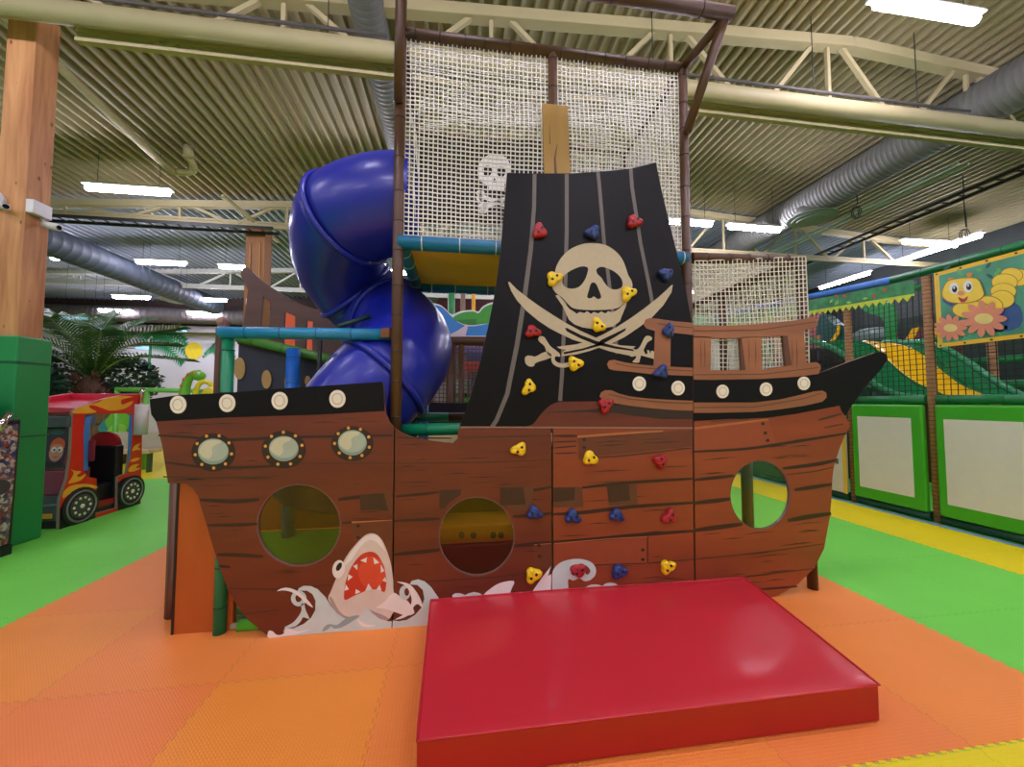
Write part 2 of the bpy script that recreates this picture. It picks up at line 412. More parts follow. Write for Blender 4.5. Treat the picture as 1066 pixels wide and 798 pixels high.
# lights
TUBE=M('lit_tube',(255,252,246),emit=((240,231,255),76.0),vary=0)
LBODY=M('lamp_body',(225,225,220),rough=.4)
def lamp(x,y,z,L,label,ang=0.0,pose=None):
    t=thing('ceiling_lamp',label,'lamp',(x,y,z),'fluorescent ceiling lamps')
    d=Vector((c_(ang),s_(ang),0)); n=Vector((-s_(ang),c_(ang),0)); q=Vector((x,y,z))
    b=MB(); h=L/2
    b.hexa([q-d*h-n*.08+Vector((0,0,.03)),q+d*h-n*.08+Vector((0,0,.03)),q+d*h+n*.08+Vector((0,0,.03)),q-d*h+n*.08+Vector((0,0,.03)),
            q-d*h-n*.05+Vector((0,0,.09)),q+d*h-n*.05+Vector((0,0,.09)),q+d*h+n*.05+Vector((0,0,.09)),q-d*h+n*.05+Vector((0,0,.09))])
    b.build('lamp_body',LBODY,t,bevel=.008)
    b=MB(); h=L/2-.04
    b.tube([q-d*h-Vector((0,0,.02)),q-d*(h-.03)-Vector((0,0,.03)),q+d*(h-.03)-Vector((0,0,.03)),q+d*h-Vector((0,0,.02))],[.03,.055,.055,.03],10)
    lab(b.build('tube',TUBE,t),'glowing tube')
    b=MB()
    for k in (-.35,.35):
        a=q+d*L*k+Vector((0,0,.08)); b.tube([a,(a.x,a.y,deck_z(a.x)+.02)],.006,5)
    b.build('hanger',DST,t)
    return t
LP=[(-6.5,8.3,5.8,1.55,'long lit ceiling lamp nearest the left wooden column'),
(-11.1,12.6,5.8,1.4,'lit lamp in the second row beside the left wooden column'),
(-8.9,12.6,5.8,1.4,'lit lamp in the second row, middle one above the palm'),
(-6.7,12.7,5.8,1.4,'lit lamp in the second row partly behind the rear wooden column'),
(-12.4,16.2,5.6,1.3,'lit lamp in the third row above the palm crown'),
(-9.7,16.2,5.6,1.3,'lit lamp in the third row right of the palm'),
(-14.2,17.8,5.4,1.25,'lit lamp of the last row close to the mural wall above the palm'),
(-10.9,17.8,5.4,1.25,'lit lamp of the last row close to the mural wall above the painted sun'),
(5.6,8.6,6.1,1.5,'lit lamp just right of the net tower pole, partly behind it'),
(7.55,8.65,6.1,1.55,'lit lamp right of the net tower, above the bow net'),
(13.2,8.8,6.1,1.9,'lit lamp hanging above the right play frame'),
(5.54,3.6,6.3,1.55,'large glaring ceiling lamp at the top right corner'),
(5.0,13.2,5.9,1.5,'lit lamp seen through the bow net, left one'),(8.4,13.6,5.9,1.5,'lit lamp seen through the bow net, right one')]
for a in LP: lamp(*a)
lamp(13.9,9.2,6.1,2.2,'lit lamp running lengthwise above the caterpillar banner',PI/2)
lamp(13.95,11.9,6.05,1.9,'lit lamp running lengthwise above the leaf fringe',PI/2)
# extra unseen lamps added over and behind the visitor to light the hall
i=0
for y in (2.0,-1.5,-5):
    for x in (-9,-5,-1.2,2.4,6.2,10.2):
        i+=1; lamp(x,y,6.0,1.55,'lit ceiling lamp of the rows above the visitor, outside the picture')
for y in (8.4,12.8):
    for x in (-2.2,1.6):
        lamp(x,y,5.9,1.55,'lit ceiling lamp in the row behind the net tower')
# left column with green pad and cameras
GLU=wood_mat('glulam',(160,102,56),(210,154,98),2,.6,True,9)
t=thing('wooden_column','glulam timber column with a green padded base at the left edge','column',(-5.1,5.05,0))
MB().box((-5.22,4.98,0),(-4.93,5.24,6.25)).build('post',GLU,t,bevel=.006)
GRN=M('pad_green',(20,135,66),rough=.45,vary=.05,scale=3,bump=.15,bscale=5)
b=MB().box((-5.29,4.93,0),(-4.87,5.3,2.34)); b.build('padded_wrap',GRN,t,bevel=.02)
b=MB().box((-5.295,4.92,2.03),(-4.862,5.305,2.055)); b.box((-5.295,4.92,1.2),(-4.862,5.305,1.215)); lab(b.build('wrap_seam',M('pad_seam',(10,88,44)),t),'darker seam')
t=thing('timber_column','rear wooden column with a cable conduit behind the stern railing','column',(-4.95,10.1,0))
MB().box((-5.2,9.95,0),(-4.76,10.3,5.9)).build('post',wood_mat('glulam_dark',(120,74,26),(150,98,40),2,.6,False,9),t,bevel=.006)
MB().tube([(-5.08,9.93,0),(-5.08,9.93,5.5)],.012,6).tube([(-4.86,9.93,0),(-4.86,9.93,5.5)],.012,6).build('conduit',M('pale_conduit',(190,150,90)),t)
MB().box((-5.12,9.9,3.95),(-5.0,9.96,4.1)).build('junction_box',LBODY,t)
o=MB().tube([(2.55,4.85,0),(2.55,4.85,6.0)],.05,14).build('steel_post',M('shiny_post',(205,205,200),rough=.25,metal=.7),origin=(2.55,4.85,0)); tag(o,"bright steel roof post rising behind the net tower","post")
CAMG=M('camera_white',(206,206,204),rough=.35)
for (px,py,dx,l) in ((2,214,0,'white security camera on the front of the left wooden column'),(38,222,1,'grey security camera with a junction box on the side of the left wooden column')):
    q=at(px,py,Y=4.95) if not dx else at(px,py,X=-4.9)
    t=thing('security_camera',l,'camera',q)
    if dx:
        MB().box((q.x-.03,q.y-.09,q.z-.03),(q.x+.05,q.y+.12,q.z+.13)).build('junction_box',CAMG,t,bevel=.01)
        MB().tube([q+Vector((.03,.06,-.1)),q+Vector((.2,.04,-.14))],.04,14).build('camera_body',CAMG,t)
        MB().tube([q+Vector((.195,.04,-.139)),q+Vector((.205,.04,-.141))],.028,14).build('lens',M('lens_black',(15,15,18),rough=.1),t)
        MB().tube([q+Vector((0,.06,-.03)),q+Vector((.04,.06,-.09))],.018,8).build('bracket',CAMG,t)
    else:
        MB().ell(q+Vector((-.06,.0,.06)),(.09,.07,.1)).build('dome',CAMG,t)
        MB().tube([q+Vector((.02,-.03,-.02)),q+Vector((.14,-.1,-.05))],.035,14).build('camera_body',CAMG,t)
        MB().tube([q+Vector((.138,-.1,-.05)),q+Vector((.148,-.105,-.052))],.025,14).build('lens',M('lens_black',(15,15,18),rough=.1),t)
# ================================================================ PIRATE SHIP FRONT
SY=2.86
def S(x,y,d):
    """photo outline -> ship plane; d = millimetres behind (+) or in front (-) of the plate face"""
    q=at(x,y,Y=SY); return (q.x,SY+d/1000,q.z)
def printed(name,loops,layer,m,parent,label=None,side=None,thick=True):
    """one printed shape lying on the plate face"""
    b=MB(); e=-.6-.7*layer
    b.plate(loops,S,e,e+.5 if thick else e)
    o=b.build(name,m,parent)
    if label: o['label']=label
    return o
WOODL=wood_mat('hull_print_left',(94,40,20),(116,51,26),0,.42,False,5)  # darker planks, partly the hall's light gradient put into the colour
WOODR=wood_mat('hull_print_right',(130,58,28),(152,71,36),0,.42,False,5)  # lighter copy for the better lit right plates, light partly in the colour
LINE=M('print_dark_line',(52,28,18),rough=.45)
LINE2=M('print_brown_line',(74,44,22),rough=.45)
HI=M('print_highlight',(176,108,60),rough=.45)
BLK=M('print_black',(16,14,14),rough=.5,vary=.05,spec=.18)
SAIL=M('sail_vinyl',(15,14,14),rough=.45,vary=.1,scale=3,spec=.18,bump=.6,bscale=4.5)
RAIL=wood_mat('rail_print',(140,88,54),(162,104,66),0,.45,False,6)
RAILD=M('rail_shade_print',(94,58,40),rough=.5)
EDGE=M('plywood_edge',(104,70,46),rough=.6)
CREAMP=M('cap_cream',(244,234,212),rough=.35)
CREAMP2=M('cap_cream_dark',(196,182,154),rough=.4)

ship=thing('pirate_ship_front','large plywood pirate ship front with printed brown planks, black sail and three round windows','ship play panel',(.6,SY,0))
# --- plates
left=[(155.9,415.3),(185.5,411),(237.8,408.6),(290,404.4),(330,401.8),(398,397.2),(399.3,402),(400,418),(402,431),(405.6,439.5),(409.9,444.6),(409.1,520),(407.5,653.5),
 (296.9,661),(280,662.6),(273,657),(259,645.5),(248,632),(237.8,615),(229.9,593.7),(223,573.4),(216.4,550.9),(209.6,528.3),(206.2,516),(200.6,508),(193.8,503.5),(174.7,502.4),(174.5,499.8),(168.6,462.6),(162.7,439),(157.6,431.4),(156.3,422)]
PH_L=circ(311,546.6,44,43.2,48); PH_M=circ(496.3,558,39.8,41.6,48); PH_R=circ(791.5,515,31.6,36.3,48)
mid=[(411.4,445.4),(417,449.6),(427,454),(447,458.5),(462.6,460.5),(471.5,461),(476,457),(477.5,446),(573.8,446),(574.6,638.5),(409.3,653.4)]
midr=[(575.8,446),(720.6,446.6),(722.9,627.5),(576.4,638.4)]
sail=[(478,445),(484,430),(490,412),(500,376),(509,336),(516,301),(521,262),(525,216),(528,179.7),(550,180.4),(596,180.4),(631,178),(656.6,175.5),(683,169),(687,190),(694.6,223),(704.8,263.5),(713.6,301.5),(719.5,332),(720.5,338),(721.4,445),(600,445)]
HOLE1=[(740,352),(770.5,352),(772.3,385),(739.5,385.2)]
HOLE2=[(792,350.6),(815,349.7),(818.4,380.4),(793,385)]
right=[(721.6,338.3),(752.6,338.9),(787.7,337.5),(822.8,334),(846,330),(849.5,330.6),(851.3,334),(851,339),(848,341.5),(836.8,343.6),(839.4,377.5),(850,376.8),(853.4,379),(854.3,383),(852.3,389.2),(882.6,377),(911,367),(918,366.2),(923,368.8),(924,374),(916.5,385),(902,401),(891.5,415),(884.5,425),(880,433),(884.4,440),(884.6,445),(880,452),(874.6,465),(871,476),(868.3,484.8),(866.8,495),(865.4,519.6),(863.8,539),(857.9,570.8),(848,590.5),(830.3,608),(810.6,619),(792.9,624),(770,626.5),(724.9,629),(723.1,500)]
P=[]
for nm,loops,mt,lb in (('hull_panel',[left,PH_L],WOODL,'darker left hull plate with a round window'),('hull_panel',[mid,PH_M],WOODL,'middle hull plate with a round window'),
        ('hull_panel',[midr],WOODR,'plain plank hull plate under the sail'),('hull_panel',[right,PH_R,HOLE1,HOLE2],WOODR,'right hull plate with bow horn and railing'),('sail_panel',[sail],SAIL,'black vinyl covered sail plate')):
    P.append(lab(MB().plate(loops,S,0,26,0,1).build(nm,[mt,EDGE],ship),lb))
PL,PM,PN,PR,PS=P
# panes of tinted acrylic in the round windows
def acrylic(name,col,tint,haze):
    if name in MATS: return MATS[name]
    m=bpy.data.materials.new(name); m.use_nodes=True; nt=m.node_tree; N=nt.nodes
    for n in list(N):
        if n.type=='BSDF_PRINCIPLED': N.remove(n)
    out=[n for n in N if n.type=='OUTPUT_MATERIAL'][0]
    tr=N.new('ShaderNodeBsdfTransparent'); tr.inputs['Color'].default_value=(*lin(col),1)
    gl=N.new('ShaderNodeBsdfGlossy'); gl.inputs['Roughness'].default_value=.06
    df=N.new('ShaderNodeBsdfDiffuse'); df.inputs['Color'].default_value=(*lin(tint),1)
    m1=N.new('ShaderNodeMixShader'); m1.inputs[0].default_value=haze; m2=N.new('ShaderNodeMixShader')
    nt.links.new(tr.outputs[0],m1.inputs[1]); nt.links.new(df.outputs[0],m1.inputs[2])
    m2.inputs[0].default_value=.035; nt.links.new(m1.outputs[0],m2.inputs[1]); nt.links.new(gl.outputs[0],m2.inputs[2])
    nt.links.new(m2.outputs[0],out.inputs['Surface']); MATS[name]=m; return m
ACY=acrylic('acrylic_amber',(242,228,186),(120,90,40),.04); ACC=acrylic('acrylic_clear',(255,255,255),(180,200,190),.0)
RIM=M('rim_plastic',(120,90,84),rough=.25)
for lp,mt,pp,l in ((PH_L,ACY,PL,'amber tinted pane of the left round window'),(PH_M,ACY,PM,'amber tinted pane of the middle round window'),(PH_R,ACC,PR,'clear pane of the right round window')):
    lab(MB().plate([lp],S,18,22).build('window_pane',mt,pp),l)
    cx=sum(p[0] for p in lp)/len(lp); cy=sum(p[1] for p in lp)/len(lp)
    inner=[(cx+(x-cx)*.972,cy+(y-cy)*.972) for x,y in lp]
    MB().plate([lp,inner],S,2,24).build('window_rim',RIM,pp)
# --- plank lines of each plate (surface print, one mesh per plate)
def L(*pts,w=2.2): return ribbon(sm(pts,4,False),[w*(.55+.45*s_(PI*min(1,max(0,(i+.5)/(4*(len(pts)-1)+1))))) for i in range(4*(len(pts)-1)+1)])
def in_any(x,y,ell): return any(((x-c[0])/c[2])**2+((y-c[1])/c[3])**2<1 for c in ell)
def planks(parent,thick,thin,extra,ell,bbox,count,seed):
    b=MB(); e=-.9
    for lp in thick: b.plate([lp],S,e,e,0)
    for lp in thin: b.plate([lp],S,e,e,1)
    rnd=random.Random(seed); k=0; tries=0
    def in_poly(x,y,poly):
        r=False; j=len(poly)-1
        for i in range(len(poly)):
            if (poly[i][1]>y)!=(poly[j][1]>y) and x<(poly[j][0]-poly[i][0])*(y-poly[i][1])/(poly[j][1]-poly[i][1])+poly[i][0]: r=not r
            j=i
        return r
    while k<count and tries<4000:
        tries+=1; x=rnd.uniform(bbox[0],bbox[2]); y=rnd.uniform(bbox[1],bbox[3]); w=rnd.uniform(12,42); sl=bbox[4]
        pts=[(x,y),(x+w*.5,y+sl*w*.5-rnd.uniform(-.5,1.2)),(x+w,y+sl*w)]
        if not all(in_poly(px,py,extra) and not in_any(px,py,ell) for px,py in pts): continue
        b.plate([ribbon(pts,[.2,1.1,.2])],S,-1.1,-1.1,k%2); k+=1
    return b.build('plank_lines',[LINE,LINE2,HI],parent)
ELL=[(222,470.7,26,23),(295.6,467.7,26,23),(367,461.5,25,21),(311,546.6,47,46),(496.3,558,42,44),(791.5,515,35,39)]
SHARK=[(385,600,40,55),(320,640,45,35),(440,630,28,35)]
hullL=[(164,441),(400,430),(409,447),(407,652),(300,658),(270,652),(240,615),(212,535),(204,508),(176,500)]
planks(PL,[L((165,453),(200,455),(228,458),(300,455),(409,453),w=3.2),L((172,481),(215,486),(262,486),(310,483),w=3),L((208,520),(245,521.5),(270,519.5),w=4.5),L((216,546.5),(250,546),(268,545),w=3.6),L((352,520),(374,517),(409,515),w=4),
  L((226,577),(250,577.5),(274,579),w=4.2),L((228,589),(240,590),w=3),L((356,544),(372,543),(409,540.5),w=2.4)],
  [L((310,482.3),(409,481.8),w=1.2),L((236,612),(300,613),(345,608),w=1.6),L((170,496),(230,497),(290,495),w=2),L((246,640),(290,634),w=1.6)],hullL,ELL+SHARK,(164,436,408,650,-.02),26,1)
hullM=[(412,448),(440,459),(474,462),(480,447),(573,447),(574,636),(412,650)]
planks(PM,[L((412,455),(430,455.5),(470,456),w=1.6),L((412,516.5),(440,514),(457,512),w=3),L((536,511),(556,510),(574,506.5),w=3),L((410,542),(440,540.5),(458,539.5),w=3.2),L((534,537.5),(552,536.5),(574,534),w=4),
  L((410,577),(440,574),(458,572),w=4),L((535,568),(556,566),(574,564),w=4)],
  [L((412,482),(500,481),(574,478.5),w=1.3),L((440,605),(520,600),(574,592),w=1.5),L((480,455),(530,454),(574,453.5),w=2)],hullM,ELL+SHARK+[(585,600,45,25)],(412,458,573,630,-.03),24,2)
hullN=[(577,447),(720,448),(722,626),(578,636)]
planks(PN,[L((576,453.5),(590,453.6),(601,453.4),w=2.6),L((606,507.5),(650,502.5),(721,498),w=3.4),L((576,535),(607,533.2),(660,527),(722,523),w=4),L((576,564),(620,561),(672,556),(722,552.4),w=4.2),L((577,460),(600,459),w=1.4),L((577,466),(600,464),w=1.6),L((577,472),(600,471),w=1.2)],
  [L((602,477),(650,474),(721,466),w=1.7),L((674,586),(722,582),w=1.4),L((577,592),(620,588),(672,586),w=1.5)],hullN,ELL+SHARK+[(605,600,30,20)],(578,450,720,625,-.05),22,3)
hullR=[(724,440),(800,436),(872,424),(882,442),(866,495),(860,560),(846,588),(800,618),(726,625)]
planks(PR,[L((722,470),(776,467),(820,460.7),(856,455),(881,451),w=3),L((722,499.5),(745,497),(764,495),w=3.6),L((815,487.5),(850,483),(871,478.5),w=4),L((827,509.7),(845,507),(866,503.8),w=4),L((722,523.5),(745,521),(760,519),w=4.6),L((820,541.6),(840,538),(865,534.3),w=5),
  L((722,552),(748,548.5),(773,545.2),w=5),L((773,614),(800,612.5),(830,610),w=2.4)],
  [L((818,494),(850,490),(868,485.7),w=1.4),L((722,582),(790,575),(858,565.8),w=1.5),L((755,603),(800,597),(848,591.5),w=1.5),L((852,437),(876,430.5),w=2.4),L((858,445),(878,441),w=1.6)],hullR,ELL+[(760,455,46,20)],(724,450,880,620,-.1),30,4)
# --- left plate prints
band_l=[(155.9,415.3),(185.5,411),(237.8,408.6),(290,404.4),(330,401.8),(398,397.2),(399.3,402),(400,418),(400.3,427.6),(330,431.4),(237.8,434.2),(162.7,438.4),(157.6,431.4),(156.3,422)]
printed('black_bulwark_print',[band_l],1,BLK,PL,'black band along the top of the plate')
def caps(parent,lst,r):
    for x,y in lst:
        c=MB(); c.plate([circ(x,y,r,r*1.1,28)],S,-8,-.2,0)
        o=lab(c.build('round_cap',CREAMP,parent,bevel=.003),'cream round cap')
        MB().plate([circ(x,y,r*.62,r*.68,24)],S,-9,-7.5).build('cap_recess',CREAMP2,ship) if False else None
        MB().plate([circ(x,y,r*.66,r*.72,24),circ(x,y,r*.56,r*.61,24)],S,-8.8,-7.8).build('cap_ring',CREAMP2,parent)
caps(PL,[(186,421),(237,419.5),(291.5,417),(351.5,415)],8.4)
GLASSP=M('porthole_print',(172,186,166),rough=.3); GLASSH=M('porthole_print_light',(208,206,172),rough=.3); GLASSD=M('porthole_print_dark',(140,160,146),rough=.3)
GOLD=M('print_gold',(226,164,72),rough=.4); PBR=M('porthole_ring_print',(48,30,20),rough=.4)
for cx,cy,rx,ry,ix,iy,a0 in ((222.3,470.7,22.8,20,16,13.5,.15),(295.6,467.7,23,19.8,15.4,13.2,.5),(366.9,461.6,22,18.2,15,13.2,.3)):
    o=printed('porthole_print',[circ(cx,cy,rx,ry)],2,PBR,PL,'printed brown porthole with gold rivets')
    iy0=cy-1
    printed('glass_print',[circ(cx,iy0,ix,iy)],3,GLASSD,PL); printed('glass_print',[circ(cx-.3,iy0-1.2,ix*.96,iy*.84)],4,GLASSP,PL)
    printed('glass_print',[sm([(cx-ix*.9,iy0-1),(cx-ix*.5,iy0-iy*.75),(cx+ix*.3,iy0-iy*.9),(cx+ix*.5,iy0-iy*.7),(cx-ix*.05,iy0-iy*.35),(cx-ix*.05,iy0+iy*.2),(cx-ix*.3,iy0+iy*.55),(cx-ix*.75,iy0+iy*.3)],4)],5,GLASSH,PL)
    for k in range(9):
        a=a0+2*PI*k/9; MB().plate([circ(cx+rx*.84*c_(a),iy0+ry*.86*s_(a),1.7,1.7,10)],S,-2.8,-2.5).build('rivet_print',GOLD,PL)
PORT=M('cannon_port_print',(62,38,22),rough=.45); PORTL=M('cannon_port_shade',(98,58,34),rough=.45)
for par,lp,lp2 in ((PL,[(374.7,514.6),(399.4,512.8),(404.4,531.2),(375.3,531.2)],[(399.4,512.8),(408,512.5),(408,535),(404,535),(404.4,531.2)]),
    (PM,[(457.5,510),(480,509),(479.4,515),(468,523),(462,529),(457.5,529)],None),(PM,[(520.5,507.6),(544.6,507.2),(547.3,524.8),(520.9,525.8)],[(544.6,507.2),(555.5,507),(553,531),(535,532),(526,526),(547.3,524.8)]),
    (PN,[(576,507.2),(598.5,506.8),(598,520.6),(576,522.3)],[(598.5,506.8),(606,507),(607.5,527.5),(576,528),(576,522.3),(598,520.6)]),
    (PN,[(631.6,505),(654.7,504),(655.7,520.6),(633.8,522.8)],[(654.7,504),(662.5,504),(663.5,525),(634,526.5),(633.8,522.8),(655.7,520.6)])):
    if lp2: printed('cannon_port_shade',[lp2],1,PORTL,par)
    printed('cannon_port_print',[lp],2,PORT,par,'dark square cannon port print')
# repair boards with nails
BOARD=M('board_print',(150,72,40),rough=.45); BOARD2=M('board_print_dark',(104,54,30),rough=.45)
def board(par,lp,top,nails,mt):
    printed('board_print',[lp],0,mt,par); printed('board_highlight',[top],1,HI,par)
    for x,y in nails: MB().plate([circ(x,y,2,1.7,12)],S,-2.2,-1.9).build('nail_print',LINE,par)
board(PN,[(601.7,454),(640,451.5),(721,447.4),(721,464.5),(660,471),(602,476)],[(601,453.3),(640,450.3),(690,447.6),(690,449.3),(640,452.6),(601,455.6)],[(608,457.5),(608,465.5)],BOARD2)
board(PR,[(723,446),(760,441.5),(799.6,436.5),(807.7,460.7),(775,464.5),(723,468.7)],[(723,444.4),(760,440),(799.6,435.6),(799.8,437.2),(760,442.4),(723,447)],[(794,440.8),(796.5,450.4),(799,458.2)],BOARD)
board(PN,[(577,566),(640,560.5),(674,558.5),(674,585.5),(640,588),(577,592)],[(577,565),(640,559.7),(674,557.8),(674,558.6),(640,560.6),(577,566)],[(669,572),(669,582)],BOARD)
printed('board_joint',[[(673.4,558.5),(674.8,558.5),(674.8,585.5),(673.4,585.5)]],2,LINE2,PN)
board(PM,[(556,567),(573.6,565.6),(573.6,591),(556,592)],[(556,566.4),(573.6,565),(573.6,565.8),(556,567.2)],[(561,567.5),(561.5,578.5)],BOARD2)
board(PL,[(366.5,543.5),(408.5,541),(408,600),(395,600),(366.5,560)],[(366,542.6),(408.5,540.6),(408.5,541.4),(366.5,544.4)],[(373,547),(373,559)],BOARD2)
# --- shark and waves
zs=lambda pts: z2p(pts,280,540,5.922)
W1=M('wave_print',(208,226,218),rough=.4); W2=M('foam_print',(244,240,232),rough=.4); W3=M('wave_shade_print',(150,172,168),rough=.4)
SHK=M('shark_print',(224,212,194),rough=.4); SHL=M('shark_light_print',(244,236,224),rough=.4); SHD=M('shark_shade_print',(176,160,150),rough=.4)
RED=M('mouth_print',(206,60,36),rough=.4); REDL=M('mouth_light_print',(224,82,50),rough=.4); WH=M('tooth_print',(240,236,226),rough=.4); BK=M('pupil_print',(24,22,24),rough=.4)
body=[(365,490),(380,450),(400,400),(425,340),(455,270),(495,205),(540,150),(580,110),(610,92),(640,88),(670,100),(700,135),(725,190),(745,250),(758,310),(766,380),(770,450),(800,470),(850,500),(885,545),(895,580),(850,595),(800,582),(770,572),(735,620),(660,640),(560,650),(460,640),(420,590),(390,540)]
sp=printed('shark_print',[zs(sm(body,4))],1,SHK,PL,'grey open-mouthed shark printed on the hull')
printed('snout_highlight',[zs(sm([(462,285),(500,215),(545,158),(590,112),(640,96),(675,112),(705,165),(718,200),(700,180),(660,140),(620,128),(580,155),(545,195),(510,250)],4))],2,SHL,PL)
printed('shark_shade',[zs(sm([(372,480),(392,490),(430,560),(480,600),(560,600),(610,560),(660,575),(720,600),(735,620),(660,640),(560,650),(460,640),(420,590),(390,540)],4))],2,SHD,PL)
printed('shark_fin_print',[zs(sm([(660,545),(690,525),(720,500),(745,470),(775,455),(800,470),(850,500),(885,545),(895,580),(850,592),(800,580),(740,560),(700,550)],4))],2,SHL,PL)
mouth=[(468,497),(465,440),(475,380),(500,310),(535,255),(575,215),(625,200),(665,215),(695,260),(715,320),(724,370),(722,410),(712,448),(680,435),(640,432),(600,440),(560,458),(520,475)]
printed('mouth_print',[zs(sm(mouth,4))],3,RED,PL,'red open mouth')
printed('mouth_light',[zs(circ(635,330,82,98))],4,REDL,PL)
for tr in ([(475,400),(494,432),(466,440)],[(490,338),(517,355),(486,380)],[(520,288),(547,276),(546,314)],[(563,254),(606,234),(600,268)],[(644,234),(682,268),(650,277)],[(690,278),(713,318),(690,330)],[(719,354),(724,388),(700,378)],[(536,430),(566,448),(533,462)],[(614,396),(637,430),(594,442)],[(684,403),(694,438),(663,432)]):
    printed('tooth_print',[zs(tr)],5,WH,PL)
printed('eye_print',[zs(circ(430,308,38,57,32,.15))],5,SHL,PL); printed('eye_shade',[zs(circ(428,303,33,50,32,.15))],6,WH,PL); printed('pupil_print',[zs(circ(433,292,15,28,24,.5))],7,BK,PL)
wave=[(97,722),(92,690),(100,668),(150,672),(215,645),(262,605),(286,560),(288,500),(268,460),(235,440),(200,440),(172,452),(185,425),(215,410),(260,412),(300,430),(350,480),(380,530),(420,580),(470,612),(520,604),(560,590),(605,545),(640,580),(680,612),(735,628),(757,628),(755,672),(420,694)]
printed('wave_print',[zs(wave)],4,W1,PL,'pale blue wave print with white foam')
printed('foam_print',[zs(sm([(0,688),(25,690),(45,708),(70,712),(98,700),(110,672),(180,690),(260,676),(180,706),(100,720),(0,730)],4))],5,W2,PL)
printed('wave_shade',[zs(sm([(330,690),(345,660),(375,645),(420,650),(470,615),(520,595),(560,595),(520,625),(450,665),(400,672),(385,660),(360,680)],4))],5,W3,PL)
printed('foam_print',[zs(sm([(545,615),(570,632),(610,648),(660,655),(610,664),(570,655)],4))],5,W2,PL)
printed('foam_print',[zs(sm([(52,442),(75,427),(115,421),(165,436),(212,470),(250,508),(273,543),(236,522),(190,478),(140,448),(92,438)],4))],6,W2,PL)
printed('foam_ring',[zs(circ(185,488,48,48,28)),zs(circ(184,486,20,24,20))],5,W1,PL)
printed('wave_arm',[zs(sm([(200,525),(218,520),(228,560),(250,608),(240,612),(212,604),(196,630),(165,658),(120,668),(98,665),(150,635),(185,595),(202,560)],4))],5,W1,PL)
printed('wave_print',[zs([(762,670),(764,622),(800,628),(850,620),(900,590),(940,545),(958,490),(948,435),(915,405),(868,402),(880,380),(920,370),(960,383),(1000,418),(1048,488),(1046,600),(1040,655)])],4,W1,PM,'pale blue wave print right of the shark')
printed('foam_print',[zs(sm([(790,386),(830,388),(872,404),(912,450),(940,505),(948,546),(918,522),(892,540),(886,575),(862,590),(820,610),(778,616),(830,586),(866,545),(880,500),(868,450),(840,408)],4))],6,W2,PM)
printed('foam_ring',[zs(circ(838,452,34,44,24)),zs(circ(850,448,15,24,18))],5,W1,PM)
zw=lambda pts: z2p(pts,440,500,4.845)
printed('wave_print',[zw([(150,576),(165,567),(190,567),(215,576),(230,568),(258,561),(285,566),(305,578),(300,600),(150,600)])],3,W1,PM)
printed('foam_print',[zw(sm([(305,578),(340,545),(390,515),(460,505),(448,545),(438,575),(430,600),(310,600)],3))],4,W2,PM)
printed('wave_print',[zw([(548,565),(600,490),(647,430),(632,480),(648,470),(646,600),(548,600)])],4,W2,PM)
printed('wave_print',[zw(sm([(653,560),(653,470),(668,436),(700,410),(750,396),(800,395),(848,410),(872,440),(870,475),(845,500),(815,506),(790,492),(760,503),(734,498),(736,560),(736,640),(653,640)],4)),zw(sm([(748,462),(770,425),(810,421),(838,440),(844,462),(826,474),(812,452),(790,470),(762,478)],3))],3,W1,PN,'curling wave print behind the red hold')
printed('wave_print',[zw(sm([(815,545),(845,525),(885,524),(905,530),(925,517),(960,514),(990,532),(1000,570),(820,575)],3))],3,W1,PN)
# --- sail prints
STR=M('sail_stripe',(106,100,94),rough=.6)
for pts,w in (([(556.5,181),(556,215),(552.5,260),(546,310),(538,360),(528,410),(517,437),(512,444.5)],[4,4,4.5,4.8,4.8,4.6,4.4,4.4]),([(590,181),(590,240),(587.5,332),(585,390),(583,417)],4),([(622.4,179),(623.7,190),(628.8,251),(636,310),(642.5,368)],3.6),([(656.6,176),(658,195),(666.8,253),(675.6,296),(680,320)],3.6)):
    printed('seam_stripe',[ribbon(pts,w)],0,STR,PS)
zk=lambda pts: z2p(pts,520,240,4.99)
BONE=M('skull_print',(192,176,146),rough=.55,vary=.06,scale=30)
skull=[(288,215),(298,180),(325,135),(370,95),(430,70),(490,65),(550,75),(600,105),(635,145),(655,190),(668,230),(685,260),(690,290),(680,330),(665,355),(640,380),(620,398),(580,408),(500,412),(430,410),(385,403),(360,385),(340,360),(315,340),(290,320),(275,295),(275,270),(285,245)]
eyeL=[(460,198),(452,235),(437,265),(415,290),(385,301),(350,297),(328,277),(329,245),(350,220),(385,200),(420,187),(448,187)]
eyeR=[(504,200),(528,188),(560,195),(600,215),(630,245),(639,275),(631,297),(600,306),(570,297),(545,271),(530,246),(508,224)]
nose=[(485,269),(500,275),(515,305),(528,345),(510,355),(490,342),(475,351),(455,345),(465,305),(473,278)]
printed('skull_print',[zk(sm(skull,4)),zk(sm(eyeL,4)),zk(sm(eyeR,4)),zk(sm(nose,3))],1,BONE,PS,'beige skull printed on the sail')
jaw=[(290,337),(305,334),(325,355),(345,385),(365,408),(385,420),(402,432),(415,422),(440,428),(455,418),(475,432),(490,422),(512,430),(528,420),(550,430),(565,418),(582,424),(604,416),(625,402),(641,384),(655,362),(664,366),(655,395),(640,430),(625,470),(590,497),(540,507),(480,510),(430,502),(390,487),(360,462),(345,430),(330,395),(312,368)]
printed('jaw_print',[zk(jaw)],1,BONE,PS)
bladeB=[(900,281),(892,284),(865,310),(820,350),(750,405),(680,455),(610,500),(540,538),(470,570),(400,590),(297,603),(312,612),(345,618),(328,630),(322,652),(400,642),(470,624),(520,606),(590,582),(650,552),(720,505),(790,452),(850,388),(893,320)]
